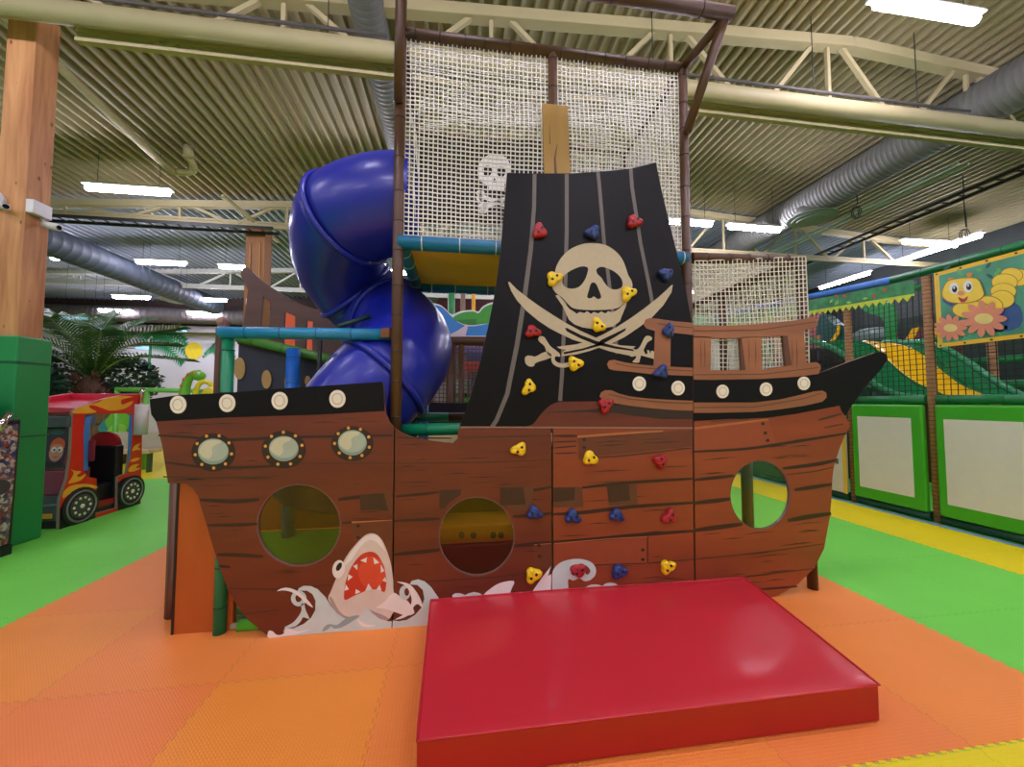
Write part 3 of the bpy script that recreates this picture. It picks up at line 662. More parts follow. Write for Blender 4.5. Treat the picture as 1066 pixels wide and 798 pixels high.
bladeA=[(44,268),(52,266),(90,305),(150,352),(210,395),(280,440),(345,480),(420,520),(500,556),(560,580),(630,596),(706,601),(692,612),(712,620),(690,640),(682,650),(640,642),(570,626),(505,604),(440,584),(380,566),(320,538),(260,507),(200,467),(140,417),(90,362),(60,312)]
printed('sword_print',[zk(bladeB)],1,BONE,PS,'beige sword print with the tip at upper right')
printed('sword_print',[zk(bladeA)],3,BONE,PS,'beige sword print with the tip at upper left')
printed('blade_groove',[zk([(338,506),(352,506),(420,541),(500,572),(600,600),(690,616),(700,626),(600,613),(500,592),(420,560),(350,524)])],4,BLK,PS)
printed('blade_groove',[zk([(657,505),(600,533),(530,566),(500,590),(430,612),(330,632),(336,642),(430,622),(520,598),(600,552),(652,520)])],4,BLK,PS)
printed('guard_print',[zk(sm([(200,560),(210,549),(230,551),(247,575),(264,600),(290,620),(313,640),(311,655),(292,652),(287,670),(302,684),(330,689),(360,684),(364,704),(325,712),(290,702),(271,682),(266,655),(245,635),(233,600),(207,577)],3))],4,BONE,PS)
printed('hilt_print',[zk(sm([(131,665),(142,650),(165,650),(187,653),(235,630),(268,642),(260,662),(205,680),(184,690),(178,703),(155,705),(136,690)],3))],4,BONE,PS)
printed('guard_print',[zk(sm([(755,552),(772,546),(788,552),(790,566),(768,580),(752,610),(737,640),(728,670),(722,685),(690,682),(705,665),(708,650),(688,655),(672,645),(692,627),(720,612),(735,590)],3))],4,BONE,PS)
printed('hilt_print',[zk([(738,632),(747,620),(756,640),(768,641),(765,620),(776,621),(783,641),(786,625),(797,624),(810,640),(805,667),(760,655),(735,648)])],4,BONE,PS)
# lower wood of the sail plate
zr=lambda pts: z2p(pts,600,330,5.922)
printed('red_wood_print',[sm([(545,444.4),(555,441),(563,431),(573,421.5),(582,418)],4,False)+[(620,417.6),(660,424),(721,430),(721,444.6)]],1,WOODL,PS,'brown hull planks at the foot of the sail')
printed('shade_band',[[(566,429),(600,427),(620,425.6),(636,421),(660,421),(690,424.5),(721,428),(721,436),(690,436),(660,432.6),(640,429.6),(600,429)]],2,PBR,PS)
printed('rail_print',[zr([(142,490),(150,465),(175,450),(215,450),(260,470),(330,488),(430,500),(550,508),(718,515),(718,577),(600,572),(450,560),(330,545),(230,530),(200,515),(165,515)])],4,RAIL,PS,'brown railing print, lowest bar')
printed('rail_print',[zr([(188,290),(200,268),(230,262),(300,280),(420,295),(520,302),(718,312),(718,362),(600,358),(450,350),(320,335),(230,328),(200,318)])],5,RAIL,PS)
printed('rail_print',[zr([(412,45),(425,15),(450,6),(500,10),(600,25),(718,35),(718,110),(600,98),(480,85),(430,70)])],5,RAIL,PS)
printed('baluster_print',[zr([(482,85),(580,96),(578,308),(474,302),(480,180)])],5,RAIL,PS)
printed('joint_strip',[[(479,443.6),(721,444.4),(721,446.2),(479,445.2)]],4,M('joint_edge',(150,112,92),rough=.5),PS)
b=MB()
for l_ in ([(640,55),(720,60)],):pass
for pts in ([(200,475),(330,505),(550,525),(716,531)],[(240,285),(330,305),(520,322),(716,332)],[(500,40),(600,55),(716,66)]):
    b.plate([ribbon(zr(pts),.9)],S,-5.2,-5.2)
b.build('rail_grain',RAILD,PS)
caps(PS,[(665.2,399.2),(705.5,403.8)],6.9)
# --- right plate prints
zb=lambda pts: z2p(pts,740,360,5.61)
blackR=[(722,393.5),(740,394),(793.5,393),(829,390.3),(852.3,388.4),(882.6,377),(911,367),(918,366.2),(923,368.8),(924,374),(916.5,385),(902,401),(891.5,415),(884.5,425),(880,433),(876,428),(874,422),(829,430.5),(800,434.5),(760,436.5),(722,438)]
printed('black_bulwark_print',[blackR],1,BLK,PR,'black band running out into the bow horn')
printed('red_edge_print',[zb([(0,432),(120,425),(250,428),(160,432),(60,440),(0,446)])],2,BOARD2,PR)
printed('rail_print',[[(722,418.8),(740,418.8),(784.5,418.8)]+zb([(400,312),(500,290),(600,265),(650,260),(672,273),(675,300),(650,325),(550,348),(400,370),(250,385),(0,390)])+[(722,429.5)]],3,RAIL,PR,'long brown bar print below the caps')
printed('rail_print',[[(721.6,384.6),(739,385.6),(794,385.4),(820,380.8),(839,377.8),(850,377),(853.3,379.4),(854.2,383),(852,389),(829,392),(793.5,394.3),(740,395.2),(722,395)]],3,RAIL,PR)
rails_top=[(721.8,338.5),(752.6,339.1),(787.7,337.7),(822.8,334.2),(846,330.2),(849.5,330.8),(851.1,334),(850.8,339),(848,341.3),(836.8,343.4),(815,349),(792,350.3),(770.6,351.6),(739.8,351.6),(721.8,351)]
printed('rail_print',[rails_top],2,RAIL,PR)
for lp in ([(721.8,350),(740.2,350.5),(739.7,386),(722,386)],[(770.3,350.5),(792.4,350),(793.3,386),(772.2,386)],[(814.8,349),(836.6,343),(839.6,379),(818.2,381.4)]):
    printed('baluster_print',[lp],2,RAIL,PR)
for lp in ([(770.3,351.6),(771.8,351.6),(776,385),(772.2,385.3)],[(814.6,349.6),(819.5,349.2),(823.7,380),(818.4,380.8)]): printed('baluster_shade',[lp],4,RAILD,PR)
b=MB()
for pts in ([(722,344.5),(790,343.5),(849,335)],[(722,390),(793,389.5),(852,382.4)],[(722,424),(785,423.6),(835,415),(855,409)]): b.plate([ribbon(pts,.9)],S,-3.6,-3.6)
for x in (729,733,779,786,824,829): b.plate([ribbon([(x,354),(x+.6,368),(x+.3,382)],[.3,.9,.3])],S,-3.6,-3.6)
b.build('rail_grain',RAILD,PR)
caps(PR,[(751.8,407.3),(797,405),(836.3,398.9)],6.4)

# ---------------------------------------------------------------- climbing holds
HC={'red':M('hold_red',(168,28,38),rough=.4,bump=.1,bscale=60),'blue':M('hold_blue',(30,56,120),rough=.4,bump=.1,bscale=60),'yellow':M('hold_yellow',(250,206,22),rough=.4,bump=.1,bscale=60)}
BOLT=M('bolt_hole',(16,14,14),rough=.5)
def hold(px,py,col,rot,label,rnd=random.Random(11)):
    q=at(px,py,Y=SY); t=thing('climbing_hold',label,'climbing hold',(q.x,SY-.004,q.z),'climbing holds')
    ph=rnd.uniform(0,6.28); lob=3; N=30; rows=[]; amp=rnd.uniform(.16,.26); el=rnd.uniform(.78,.95)
    for j,(k,h) in enumerate(((1.0,0),(1.05,.016),(1.0,.03),(.86,.040),(.62,.044),(.3,.045),(.02,.045))):
        row=[]
        for i in range(N+1):
            a=2*PI*i/N; r=.055*k*(1+amp*c_(3*a+ph)*k+.07*s_(2*a+ph*2)*k); x=r*c_(a); z=r*s_(a)*el
            row.append((q.x+x*c_(rot)-z*s_(rot), SY-.004-h-.004*s_(5*a+ph)*k*(h>0), q.z+x*s_(rot)+z*c_(rot)))
        rows.append(row)
    b=MB().grid(rows); body=b.build('hold_body',HC[col],t)
    for sgn in (-1,1):
        a=rot+.3; cx,cz=q.x+sgn*.023*c_(a),q.z+sgn*.023*s_(a)
        MB().tube([(cx,SY-.040,cz),(cx,SY-.0505,cz)],.0105,12).build('bolt',BOLT,t)
HOLDS=[(561,242,'red',.6,'red climbing hold at the upper left of the black sail, above the skull'),
(616,243,'blue',0,'blue climbing hold just above the top of the skull'),
(659,232,'red',.3,'red climbing hold highest on the sail, at the upper right'),
(692,286,'blue',.2,'blue climbing hold at the right edge of the sail, level with the skull eyes'),
(576,290.5,'yellow',.4,'yellow climbing hold on the left temple of the skull'),
(653,306,'yellow',.3,'yellow climbing hold on the right cheek of the skull'),
(622,339,'yellow',-.9,'yellow climbing hold on the chin of the skull'),
(554,345.5,'red',-.2,'red climbing hold on the sail left of the sword hilt'),
(694.5,344.5,'blue',1.5,'blue climbing hold on the upper printed railing bar'),
(598,378.5,'yellow',-1.0,'yellow climbing hold beside the curl of the left sword guard'),
(687,387.5,'blue',.3,'blue climbing hold on the middle printed railing bar'),
(550,403,'yellow',1.1,'yellow climbing hold low on the sail, lowest yellow one on black'),
(629.5,421.5,'red',.4,'red climbing hold at the left end of the lowest printed railing bar'),
(540,467,'yellow',.5,'yellow climbing hold on the hull just under the sail foot'),
(613.5,476.5,'yellow',.2,'yellow climbing hold on the nailed board print'),
(686,479.5,'red',1.5,'red climbing hold under the right part of the nailed board print'),
(556,533,'blue',-.5,'blue climbing hold right of the middle round window, leftmost of the blue row'),
(595.5,537,'blue',-.1,'blue climbing hold in the middle of the row of three blue ones'),
(641,535.5,'blue',-.6,'blue climbing hold at the right end of the row of three blue ones'),
(695.5,536.5,'red',.7,'red climbing hold right of the blue row near the plate joint'),
(554.5,597,'yellow',.3,'yellow climbing hold above the mat, left beside the white wave'),
(601.5,592,'red',.2,'red climbing hold in the curl of the printed wave'),
(643.5,593.5,'blue',.1,'blue climbing hold lowest one, right of the curling wave'),
(693.5,588.5,'yellow',.5,'yellow climbing hold lowest at the right, above the red mat')]
for h in HOLDS: hold(*h)

# ---------------------------------------------------------------- red landing mat
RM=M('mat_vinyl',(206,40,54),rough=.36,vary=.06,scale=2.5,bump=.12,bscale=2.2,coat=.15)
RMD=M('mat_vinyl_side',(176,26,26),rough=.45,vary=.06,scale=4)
t=thing('landing_mat','thick red vinyl landing mat in front of the hull','mat',(1.0,2.2,0))
base=[(-.165,1.7),(2.1,1.7),(2.305,2.852),(-.19,2.852)]
def inset(k): 
    cx,cy=1.0,2.25
    return [(cx+(x-cx)*k,cy+(y-cy)*k) for x,y in base]
N=14; rows=[]
for j in range(N+1):
    r=[]
    for i in range(N+1):
        u,v=i/N,j/N
        a=Vector(base[0]).lerp(Vector(base[1]),u); c=Vector(base[3]).lerp(Vector(base[2]),u); p=a.lerp(c,v)
        z=.182+.012*(min(1,5*u*(1-u))*min(1,5*v*(1-v)))+.004*s_(7*u+2)*s_(5*v)
        r.append((p.x,p.y,z))
    rows.append(r)
b=MB().grid(rows,0)
per=[rows[0][i] for i in range(N)]+[rows[j][N] for j in range(N)]+[rows[N][N-i] for i in range(N)]+[rows[N-j][0] for j in range(N)]
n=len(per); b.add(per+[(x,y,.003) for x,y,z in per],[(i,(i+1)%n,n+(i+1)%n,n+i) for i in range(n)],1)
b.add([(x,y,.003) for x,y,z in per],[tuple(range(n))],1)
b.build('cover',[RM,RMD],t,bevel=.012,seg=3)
MB().tube([(x,y-.0 if y>2 else y-.002,z+.001) for x,y,z in per],.0055,6,closed=True).build('piping',RM,t)
# ================================================================ NET TOWER
BRN=M('brown_foam',(80,52,30),rough=.45,vary=.08,scale=5); TIE=M('tie_dark',(40,28,24))
BLUEF=M('teal_foam',(24,110,152),rough=.4,vary=.06); TIEW=M('tie_white',(214,214,206))
NETW=M('net_white',(235,233,226),rough=.7,vary=.03); NETB=M('net_beige',(232,226,208),rough=.7,vary=.03); NETK=M('net_black',(26,28,26),rough=.7,vary=.03); NETBR=M('net_brown',(92,72,62),rough=.7,vary=.03)
def net(p00,p10,p11,p01,cell,r,sag=.0,seed=0,ns=26,wob=.004):
    """knotted rope net between four corners: each rope is real geometry"""
    p00,p10,p11,p01=map(Vector,(p00,p10,p11,p01)); rnd=random.Random(seed)
    nrm=(p10-p00).cross(p01-p00).normalized(); a1,a2,a3=[rnd.uniform(0,6.28) for _ in range(3)]
    W=((p10-p00).length+(p11-p01).length)/2; H=((p01-p00).length+(p11-p10).length)/2
    nu=max(2,int(W/cell)); nv=max(2,int(H/cell))
    def P(u,v):
        e=s_(PI*u)*s_(PI*v)
        du=.020*e*s_(5*v+a1)*sag*8; dv=-.9*sag*s_(PI*u)*v*(1-v)*2
        q=p00.lerp(p10,u+du*.2).lerp(p01.lerp(p11,u+du*.2),min(1,max(0,v+dv)))
        return q+nrm*(sag*e*(.6*s_(4*u+a2)+.7*s_(6*v+a3)))+nrm*wob*s_(u*nu*1.3+v*7)
    b=MB()
    for i in range(nu+1):
        b.tube([P(i/nu,j/ns) for j in range(ns+1)],r,4,0,False,False)
    for j in range(nv+1):
        b.tube([P(i/ns,j/nv) for i in range(ns+1)],r,4,0,False,False)
    return b
FY_,BY_=2.97,4.1; LX,RX=-.47,1.93
tw=thing('net_tower','tall brown pipe tower with white rope nets and a teal edged deck above the sail','play tower',(.7,3.5,0))
def pol(p0,p1,r,m,tie,parent,name='pole',label=None,gap=.28):
    o=MB().pole(p0,p1,r,14,0,1,gap).build(name,[m,tie],parent)
    if label: o['label']=label
    return o
pol((LX,FY_,0),(LX,FY_,5.3),.042,BRN,TIE,tw); pol((RX,FY_,0),(RX,FY_,4.55),.042,BRN,TIE,tw)
pol((LX,BY_,0),(LX,BY_,4.52),.042,BRN,TIE,tw); pol((RX,BY_,0),(RX,BY_,4.52),.042,BRN,TIE,tw)
pol((LX,FY_,4.52),(RX,FY_,4.53),.045,BRN,TIE,tw,'top_rail',gap=.19); pol((LX,BY_,4.52),(RX,BY_,4.52),.042,BRN,TIE,tw,'top_rail')
pol((LX,FY_,4.52),(LX,BY_,4.52),.042,BRN,TIE,tw,'top_rail'); pol((RX,FY_,4.53),(RX,BY_,4.52),.042,BRN,TIE,tw,'top_rail')
mx_=at(575,60,Y=FY_).x
pol((mx_,FY_,2.9),(mx_,FY_,4.52),.038,BRN,TIE,tw,'middle_post')
ya=at(757,14,Y=2.55)
pol((-1.0,2.55,ya.z),(ya.x+.04,2.55,ya.z),.05,BRN,TIE,tw,'yard_beam',gap=.8)
for X,k in ((RX,1),(LX,-1)):
    xe=X+.1*k if k>0 else X+.066
    pol((X,FY_,4.53),(xe,2.57,ya.z-.03),.035,BRN,TIE,tw,'brace',gap=2); pol((X+.01*k,FY_-.03,3.92),(xe+.01*k,2.58,ya.z-.03),.038,BRN,TIE,tw,'brace',gap=2)
for p0,p1 in (((LX,FY_,2.83),(RX,FY_,2.83)),((LX,BY_,2.83),(RX,BY_,2.83)),((LX+.02,FY_,2.83),(LX+.02,BY_,2.83)),((RX,FY_,2.83),(RX,BY_,2.83))):
    pol(p0,p1,.056,BLUEF,TIEW,tw,'deck_edge_pad','teal padded deck edge',.3)
lab(MB().box((LX+.03,FY_+.02,2.845),(RX-.03,BY_-.02,2.875)).build('deck',M('deck_yellow',(226,184,46),rough=.5,vary=.1,scale=2),tw),'yellow deck board')
dz=2.89
for nm,c in (('front_net',((LX+.04,FY_,dz),(RX-.04,FY_,dz),(RX-.04,FY_,4.49),(LX+.04,FY_,4.49))),('back_net',((LX+.04,BY_,dz),(RX-.04,BY_,dz),(RX-.04,BY_,4.49),(LX+.04,BY_,4.49))),
             ('side_net',((RX,FY_+.04,dz),(RX,BY_-.04,dz),(RX,BY_-.04,4.49),(RX,FY_+.04,4.49))),('side_net',((LX,FY_+.9,dz),(LX,BY_-.04,dz),(LX,BY_-.04,4.49),(LX,FY_+.9,4.49))),
             ('top_net',((LX+.04,FY_+.03,4.5),(RX-.04,FY_+.03,4.5),(RX-.04,BY_-.03,4.5),(LX+.04,BY_-.03,4.5)))):
    o=net(*c,.036 if nm!='top_net' else .05,.0054 if nm=='front_net' else .0044,.05 if nm!='top_net' else .12,len(nm)+int(c[0][0]*10)).build(nm,NETW,tw); o['kind']='stuff'; o['label']='white rope net'
# mast plank behind the sail
mp_=[at(x,y,Y=2.895) for x,y in ((564.5,107),(591,110),(596,182),(567.5,182))]
b=MB(); lo=2.2
vs=[(mp_[0].x,2.895,mp_[0].z),(mp_[1].x,2.895,mp_[1].z),(mp_[2].x+.03,2.895,lo),(mp_[3].x+.02,2.895,lo)]
b.hexa([vs[3],vs[2],(vs[2][0],2.918,lo),(vs[3][0],2.918,lo),vs[0],vs[1],(vs[1][0],2.918,vs[1][2]),(vs[0][0],2.918,vs[0][2])])
lab(b.build('mast_plank',wood_mat('mast_gold',(152,116,44),(168,130,54),2,.5,False,5),ship,bevel=.003),'golden wooden mast plank above the sail')
b=MB(); S2=lambda x,y,d:(lambda q:(q.x,2.895+d/1000,q.z))(at(x,y,Y=2.895))
b.plate([ribbon([(580,150),(577.5,165),(578.5,181)],[.5,2,3])],S2,-.8,-.8); b.plate([ribbon([(572,130),(572.5,150)],[.3,1.1])],S2,-.8,-.8); b.build('mast_grain',M('mast_line',(96,66,26)),[c for c in ship.children if c.name.startswith('mast_plank')][0])
# black flag with white skull hanging on the rear net
FB_=4.0
F=lambda x,y,d:(lambda q:(q.x,FB_+d/1000,q.z))(at(x,y,Y=FB_))
fg=thing('pirate_flag','dark pirate flag with a white skull and crossed bones hanging behind the tower net','flag',F(515,190,0))
rows=[]
for j in range(13):
    r=[]
    for i in range(25):
        x=437+(594-437)*i/24; y=146+(232-146)*j/12; q=F(x,y,0); r.append((q[0],q[1]+.012*s_(i*.9+j*.3)*j/12,q[2]))
    rows.append(r)
b=MB().grid(rows); o=b.build('cloth',M('flag_cloth',(34,32,33),rough=.8,vary=.25,scale=6),fg)
sd=o.modifiers.new('Solidify','SOLIDIFY'); sd.thickness=.003
FW_=M('flag_white',(250,250,246),rough=.7,vary=.02)
def fprint(name,loops,d,m): 
    return MB().plate(loops,F,d,d+2).build(name,m,fg)
head=sm([(497,180),(500,169),(508,163),(518,162),(527,166),(531,175),(530,187),(525,193),(524,199),(510,199),(508,194),(500,190)],4)
fprint('flag_skull',[head,circ(507,179,5,5.5,16),circ(521.5,180,4.5,5.5,16),[(514.5,186),(517,191),(512.5,191)]],-24,FW_)
for a,c in (((500,205),(534,218)),((503,218),(532,205))):
    fprint('flag_bone',[ribbon([a,c],4.2)],-26,FW_)
    bb=MB()
    for (x,y) in (a,c):
        for dx,dy in ((-1.5,-2.6),(-1.5,2.6),(1.5,-2.4),(1.5,2.4)): bb.plate([circ(x+dx,y+dy,3,3,10)],F,-26.5,-26.5)
    bb.build('bone_end',FW_,fg)

# ================================================================ BLUE TUBE SLIDE
SLB=M('slide_blue',(24,36,158),rough=.36,vary=.05,scale=1.5,coat=.15)
sl=thing('tube_slide','blue spiral tube slide coming down from the net tower into the ship','slide',(-1.0,3.9,0))
RT_=.425
def helix():
    key=[(428,213,3.42),(396,216,3.43),(364,228,3.52),(354,250,3.76),(355,277,4.06),(370,302,4.28),(392,320,4.30),(417,341,4.06),(424,362,3.72),(410,384,3.45),(388,406,3.36),(366,434,3.36),(350,468,3.4),(338,510,3.45)]
    return [Vector(p) for p in sm([at(x,y,Y=Y) for x,y,Y in key],8,False)]
HP=helix(); n=len(HP)
# cut into moulded segments joined by flanges
acc=[0]
for i in range(1,n): acc.append(acc[-1]+(HP[i]-HP[i-1]).length)
tot=acc[-1]; cuts=[0,acc[16],acc[40],acc[52],acc[76],tot]
for k in range(len(cuts)-1):
    idx=[i for i in range(n) if cuts[k]-1e-6<=acc[i]<=cuts[k+1]+1e-6]
    pts=[HP[i] for i in idx]
    o=MB().tube(pts,RT_,32,0,False).build('tube_segment',SLB,sl)
    sd=o.modifiers.new('Solidify','SOLIDIFY'); sd.thickness=.012
    if k:
        i=idx[0]; t=(HP[i+1]-HP[i-1]).normalized()
        MB().tube([HP[i]-t*.025,HP[i]-t*.02,HP[i]+t*.02,HP[i]+t*.025],[RT_+.003,RT_+.03,RT_+.03,RT_+.003],32,0,False).build('joint_flange',SLB,sl)
p=HP[0]; MB().tube([p+Vector((.03,0,0)),p+Vector((-.01,0,0))],[RT_+.05,RT_+.05],32,0,False).build('entry_flange',SLB,sl)
MB().tube([(-.95,4.8,0),(-.95,4.8,2.5)],.03,10).build('support_post',DST,sl)
MB().tube([at(352,340,Y=3.35),at(385,329,Y=3.45)],.02,8).build('support_arm',M('arm_green',(20,62,48)),sl)

# ================================================================ STERN AND DECK FRAME
GF=M('green_foam',(10,132,88),rough=.4,vary=.06); GF2=M('bright_green_foam',(86,178,40),rough=.4); BF=M('blue_foam',(30,130,178),rough=.35,vary=.05); BF2=M('blue_post_foam',(20,100,190),rough=.4)
TIEG=M('tie_green',(8,80,56)); TIEB=M('tie_blue',(20,90,130)); LOGM=wood_mat('log_print',(72,44,34),(128,92,74),2,.6,False,18)
df=thing('deck_frame','padded pipe frame of the ship deck with a blue front rail behind the left hull','play frame',(-1.2,3.05,0))
r0=at(229,346,Y=3.05); r1=at(409,348,Y=3.05)
pol((r0.x,3.05,r0.z),(LX-.03,3.05,r1.z),.045,BF,TIEB,df,'front_rail','blue padded front rail',.3)
MB().beam((LX-.1,3.04,r1.z),(LX-.03,3.0,r1.z),.1,.07).build('rail_bracket',M('bracket_brown',(120,72,40)),df)
gp=at(236,380,Y=3.07); pol((gp.x,3.08,.9),(gp.x,3.08,r0.z-.04),.042,GF,TIEG,df,'corner_post','green padded corner post',.3)
lp=at(223.5,380,Y=3.1); MB().tube([(lp.x,3.16,0),(lp.x,3.16,2.15),(lp.x+.02,3.18,2.22)],.034,12).build('log_post',LOGM,df)
MB().ell((lp.x,3.18,2.21),(.042,.042,.042)).build('log_cap',M('log_cap',(150,110,90),rough=.5),df)
pol((-1.63,2.965,0),(-1.63,2.965,1.1),.04,GF,TIEG,df,'lower_post','green padded lower post',.3)
q=at(250,651,Y=2.99); pol((-1.52,2.99,q.z),(-.6,2.99,q.z),.04,GF2,TIEG,df,'lower_rail','bright green lower rail',.25)
MB().tube([(-1.57,2.99,q.z),(-1.5,2.99,q.z)],.025,10).build('pipe_joint',M('joint_beige',(170,150,120)),df)
# pipes in the gap between hull and sail
q=at(445,447,Y=3.05); pol((LX+.04,3.05,q.z),(.6,3.05,q.z+.01),.048,GF,TIEG,df,'gap_rail','green padded rail in the gap left of the sail',.3)
q=at(445,434,Y=3.9); pol((-.35,3.9,q.z),(.9,3.9,q.z),.045,BRN,TIE,df,'deck_beam',None,.3)
q2=at(425,434,Y=3.85); pol((-.6,3.85,q2.z),(-.1,3.85,q2.z),.045,GF,TIEG,df,'deck_beam',None,.3)
q=at(441,420,Y=4.3); MB().pole((q.x,4.3,0),(q.x,4.3,1.95),.055,12,0,1).build('blue_post',[BF2,TIEB],df)
q=at(305,380,Y=4.9); MB().pole((q.x,4.9,0),(q.x,4.9,q.z+.2),.075,12,0,1).build('blue_post',[BF2,TIEB],df)
q=at(333,360,Y=3.3); MB().tube([(q.x,3.3,.9),(q.x,3.3,2.12)],.018,8).build('black_post',M('black_post',(24,26,24)),df)
lab(MB().box((-1.65,3.92,1.13),(2.9,5.05,1.18)).build('deck_board',M('deck_pale',(214,190,120),rough=.6,vary=.1),df),'pale yellow deck board')
lab(MB().hexa([(-1.85,3.06,.004),(3.0,3.06,.004),(3.0,5.12,.004),(-3.1,5.12,.004),(-1.85,3.06,.012),(3.0,3.06,.012),(3.0,5.12,.012),(-3.1,5.12,.012)]).build('inner_mat',M('inner_green',(70,160,60),rough=.7),df),'green mat inside the ship')
t=thing('step_block','maroon and yellow padded step seen through the middle round window','step',(.1,3.4,0))
MB().box((-.45,3.3,.012),(.8,3.7,.39)).build('lower_pad',M('pad_maroon',(104,30,40),rough=.5),t,bevel=.015)  # maroon block stands in for the red mat's reflection in the pane
u=MB().box((-.45,3.32,.39),(.8,3.7,.55)).build('upper_pad',M('pad_yellow',(236,180,60),rough=.5),t,bevel=.02)
for px in (480.5,493,513.5,521.5):
    q=at(px,556.5,Y=3.318); MB().tube([(q.x,3.305,q.z),(q.x,3.32,q.z)],.026,14).build('dark_disc',M('disc_grey',(84,88,84)),u)
# orange stern side plate and log edge
o=MB().box((-1.935,2.985,.003),(-1.56,3.03,1.08),0).box((-1.945,2.98,.003),(-1.93,3.035,1.08),1).build('stern_board',[wood_mat('stern_orange',(176,84,24),(192,98,32),2,.5,False,5),M('stern_edge',(26,18,16))],origin=(-1.75,3,0))
tag(o,'orange plywood board standing under the left end of the hull','board')
t=tag(MB().tube([(-2.1,3.25,.0),(-2.1,3.25,.3),(-2.1,3.25,1.05)],.06,12).build('log_post',LOGM,origin=(-2.1,3.25,0)),'brown log printed post left of the orange stern board','post')
# rear side of the ship: brown railing cut-out above a navy hull wall
BY2=5.12
B2=lambda x,y,d:(lambda q:(q.x,BY2+d/1000,q.z))(at(x,y,Y=BY2))
zt=lambda pts: z2p(pts,210,260,4.986)
rs=thing('rear_ship_side','rear ship side with a dark brown cut-out railing over a navy wall with tan discs','ship play panel',(-1.5,BY2,0))
RB=wood_mat('rear_rail_brown',(62,34,22),(84,50,34),0,.5,False,4)
out=sm([(203,115),(215,95),(240,92),(280,130),(340,180),(420,230),(500,275),(570,300),(640,322)],3,False)+[(700,335),(760,345),(760,600),(640,575),(420,500),(215,440),(215,390),(228,300),(240,205),(222,175),(205,140)]
out=[(p[0],p[1]) for p in out]
MB().plate([zt(out),zt([(316,240),(358,272),(355,400),(305,395)]),zt([(430,320),(485,345),(483,502),(422,488)]),zt([(545,365),(577,370),(573,528),(538,518)])],B2,0,40,0,1).build('railing',[RB,M('rear_rail_edge',(62,38,28))],rs)
NAVY=M('navy_wall',(24,28,46),rough=.5); TAN=M('tan_disc',(168,132,74),rough=.5)
x0=B2(247,0,0)[0]
wl=[(x0,BY2+.05),]
zz=[B2(*zt([(180,478)])[0],0),B2(*zt([(420,535)])[0],0),B2(*zt([(640,590)])[0],0)]
P2=[(zz[0][0],.2),(3.0,.2),(3.0,1.5),(zz[2][0]+1.0,1.6),(zz[2][0],zz[2][2]),(zz[1][0],zz[1][2]),(zz[0][0],zz[0][2])]
W2_=lambda x,y,d:(x,BY2+.05+d/1000,y)
MB().plate([P2],W2_,0,30).build('hull_wall',NAVY,rs)
bord=[(zz[0][0],zz[0][2]),(zz[1][0],zz[1][2]),(zz[2][0],zz[2][2])]
MB().plate([[(x,z-.02) for x,z in bord]+[(x,z+.12) for x,z in reversed(bord)]],W2_,-30,-1).build('border_board',RB,rs)
MB().plate([[(zz[0][0]-.5,.02),(3.0,.02),(3.0,1.1),(zz[0][0]-.5,1.1)]],W2_,-45,-5).build('lower_boards',M('rear_lower_brown',(124,68,42),rough=.5),rs)
for (x,y,rx,ry) in ((200,615,29,57),(340,672,25,48),(447,690,14,40),(447,628,8,12),(552,680,14,26)):
    MB().plate([zt(circ(x,y,rx,ry,28))],lambda x,y,d:(lambda q:(q.x,BY2+.05+d/1000,q.z))(at(x,y,Y=BY2+.05)),-20,-2).build('tan_disc',TAN,rs)
a=B2(*zt([(178,452)])[0],-60); c=B2(*zt([(640,562)])[0],-60)
MB().pole(a,Vector(c)+(Vector(c)-Vector(a))*.6,.06,12,0,1,.4).build('green_rail',[M('olive_green_foam',(70,128,48),rough=.45),TIEG],rs)
# bow: netted deck on the right
bn=thing('bow_net_cage','brown pipe cage with a beige rope net above the right hull','net cage',(2.5,2.95,0))
PXR,PYR=3.02,2.945
pol((PXR,PYR,0),(PXR,PYR,2.86),.04,BRN,TIE,bn,'corner_post',None,.5); pol((RX+.05,FY_,2.84),(PXR,PYR,2.86),.045,BRN,TIE,bn,'front_top_rail',None,.22)
pol((PXR,PYR,2.86),(3.06,5.6,2.86),.04,BRN,TIE,bn,'side_top_rail',None,.4); pol((3.05,4.0,1.3),(3.05,4.0,2.86),.045,BRN,TIE,bn,'rear_post',None,.3)
q=at(778,515,Y=3.65); pol((q.x,3.65,0),(q.x,3.65,1.4),.055,BRN,TIE,bn,'lower_post',None,.6)
for c,sd_,nm in ((((RX+.06,FY_-.03,1.45),(PXR,PYR-.04,1.45),(PXR+.01,PYR-.045,2.88),(RX+.06,FY_-.03,2.80)),1,'front_net'),(((PXR+.03,PYR,1.45),(3.07,5.5,1.45),(3.07,5.5,2.88),(PXR+.03,PYR,2.88)),2,'side_net'),
              (((RX+.06,FY_,2.84),(PXR,PYR,2.9),(3.06,5.4,2.9),(RX+.06,5.4,2.7)),3,'roof_net')):
    o=net(*c,.038,.0043,.035,sd_).build(nm,NETB,bn); o['kind']='stuff'; o['label']='beige rope net'
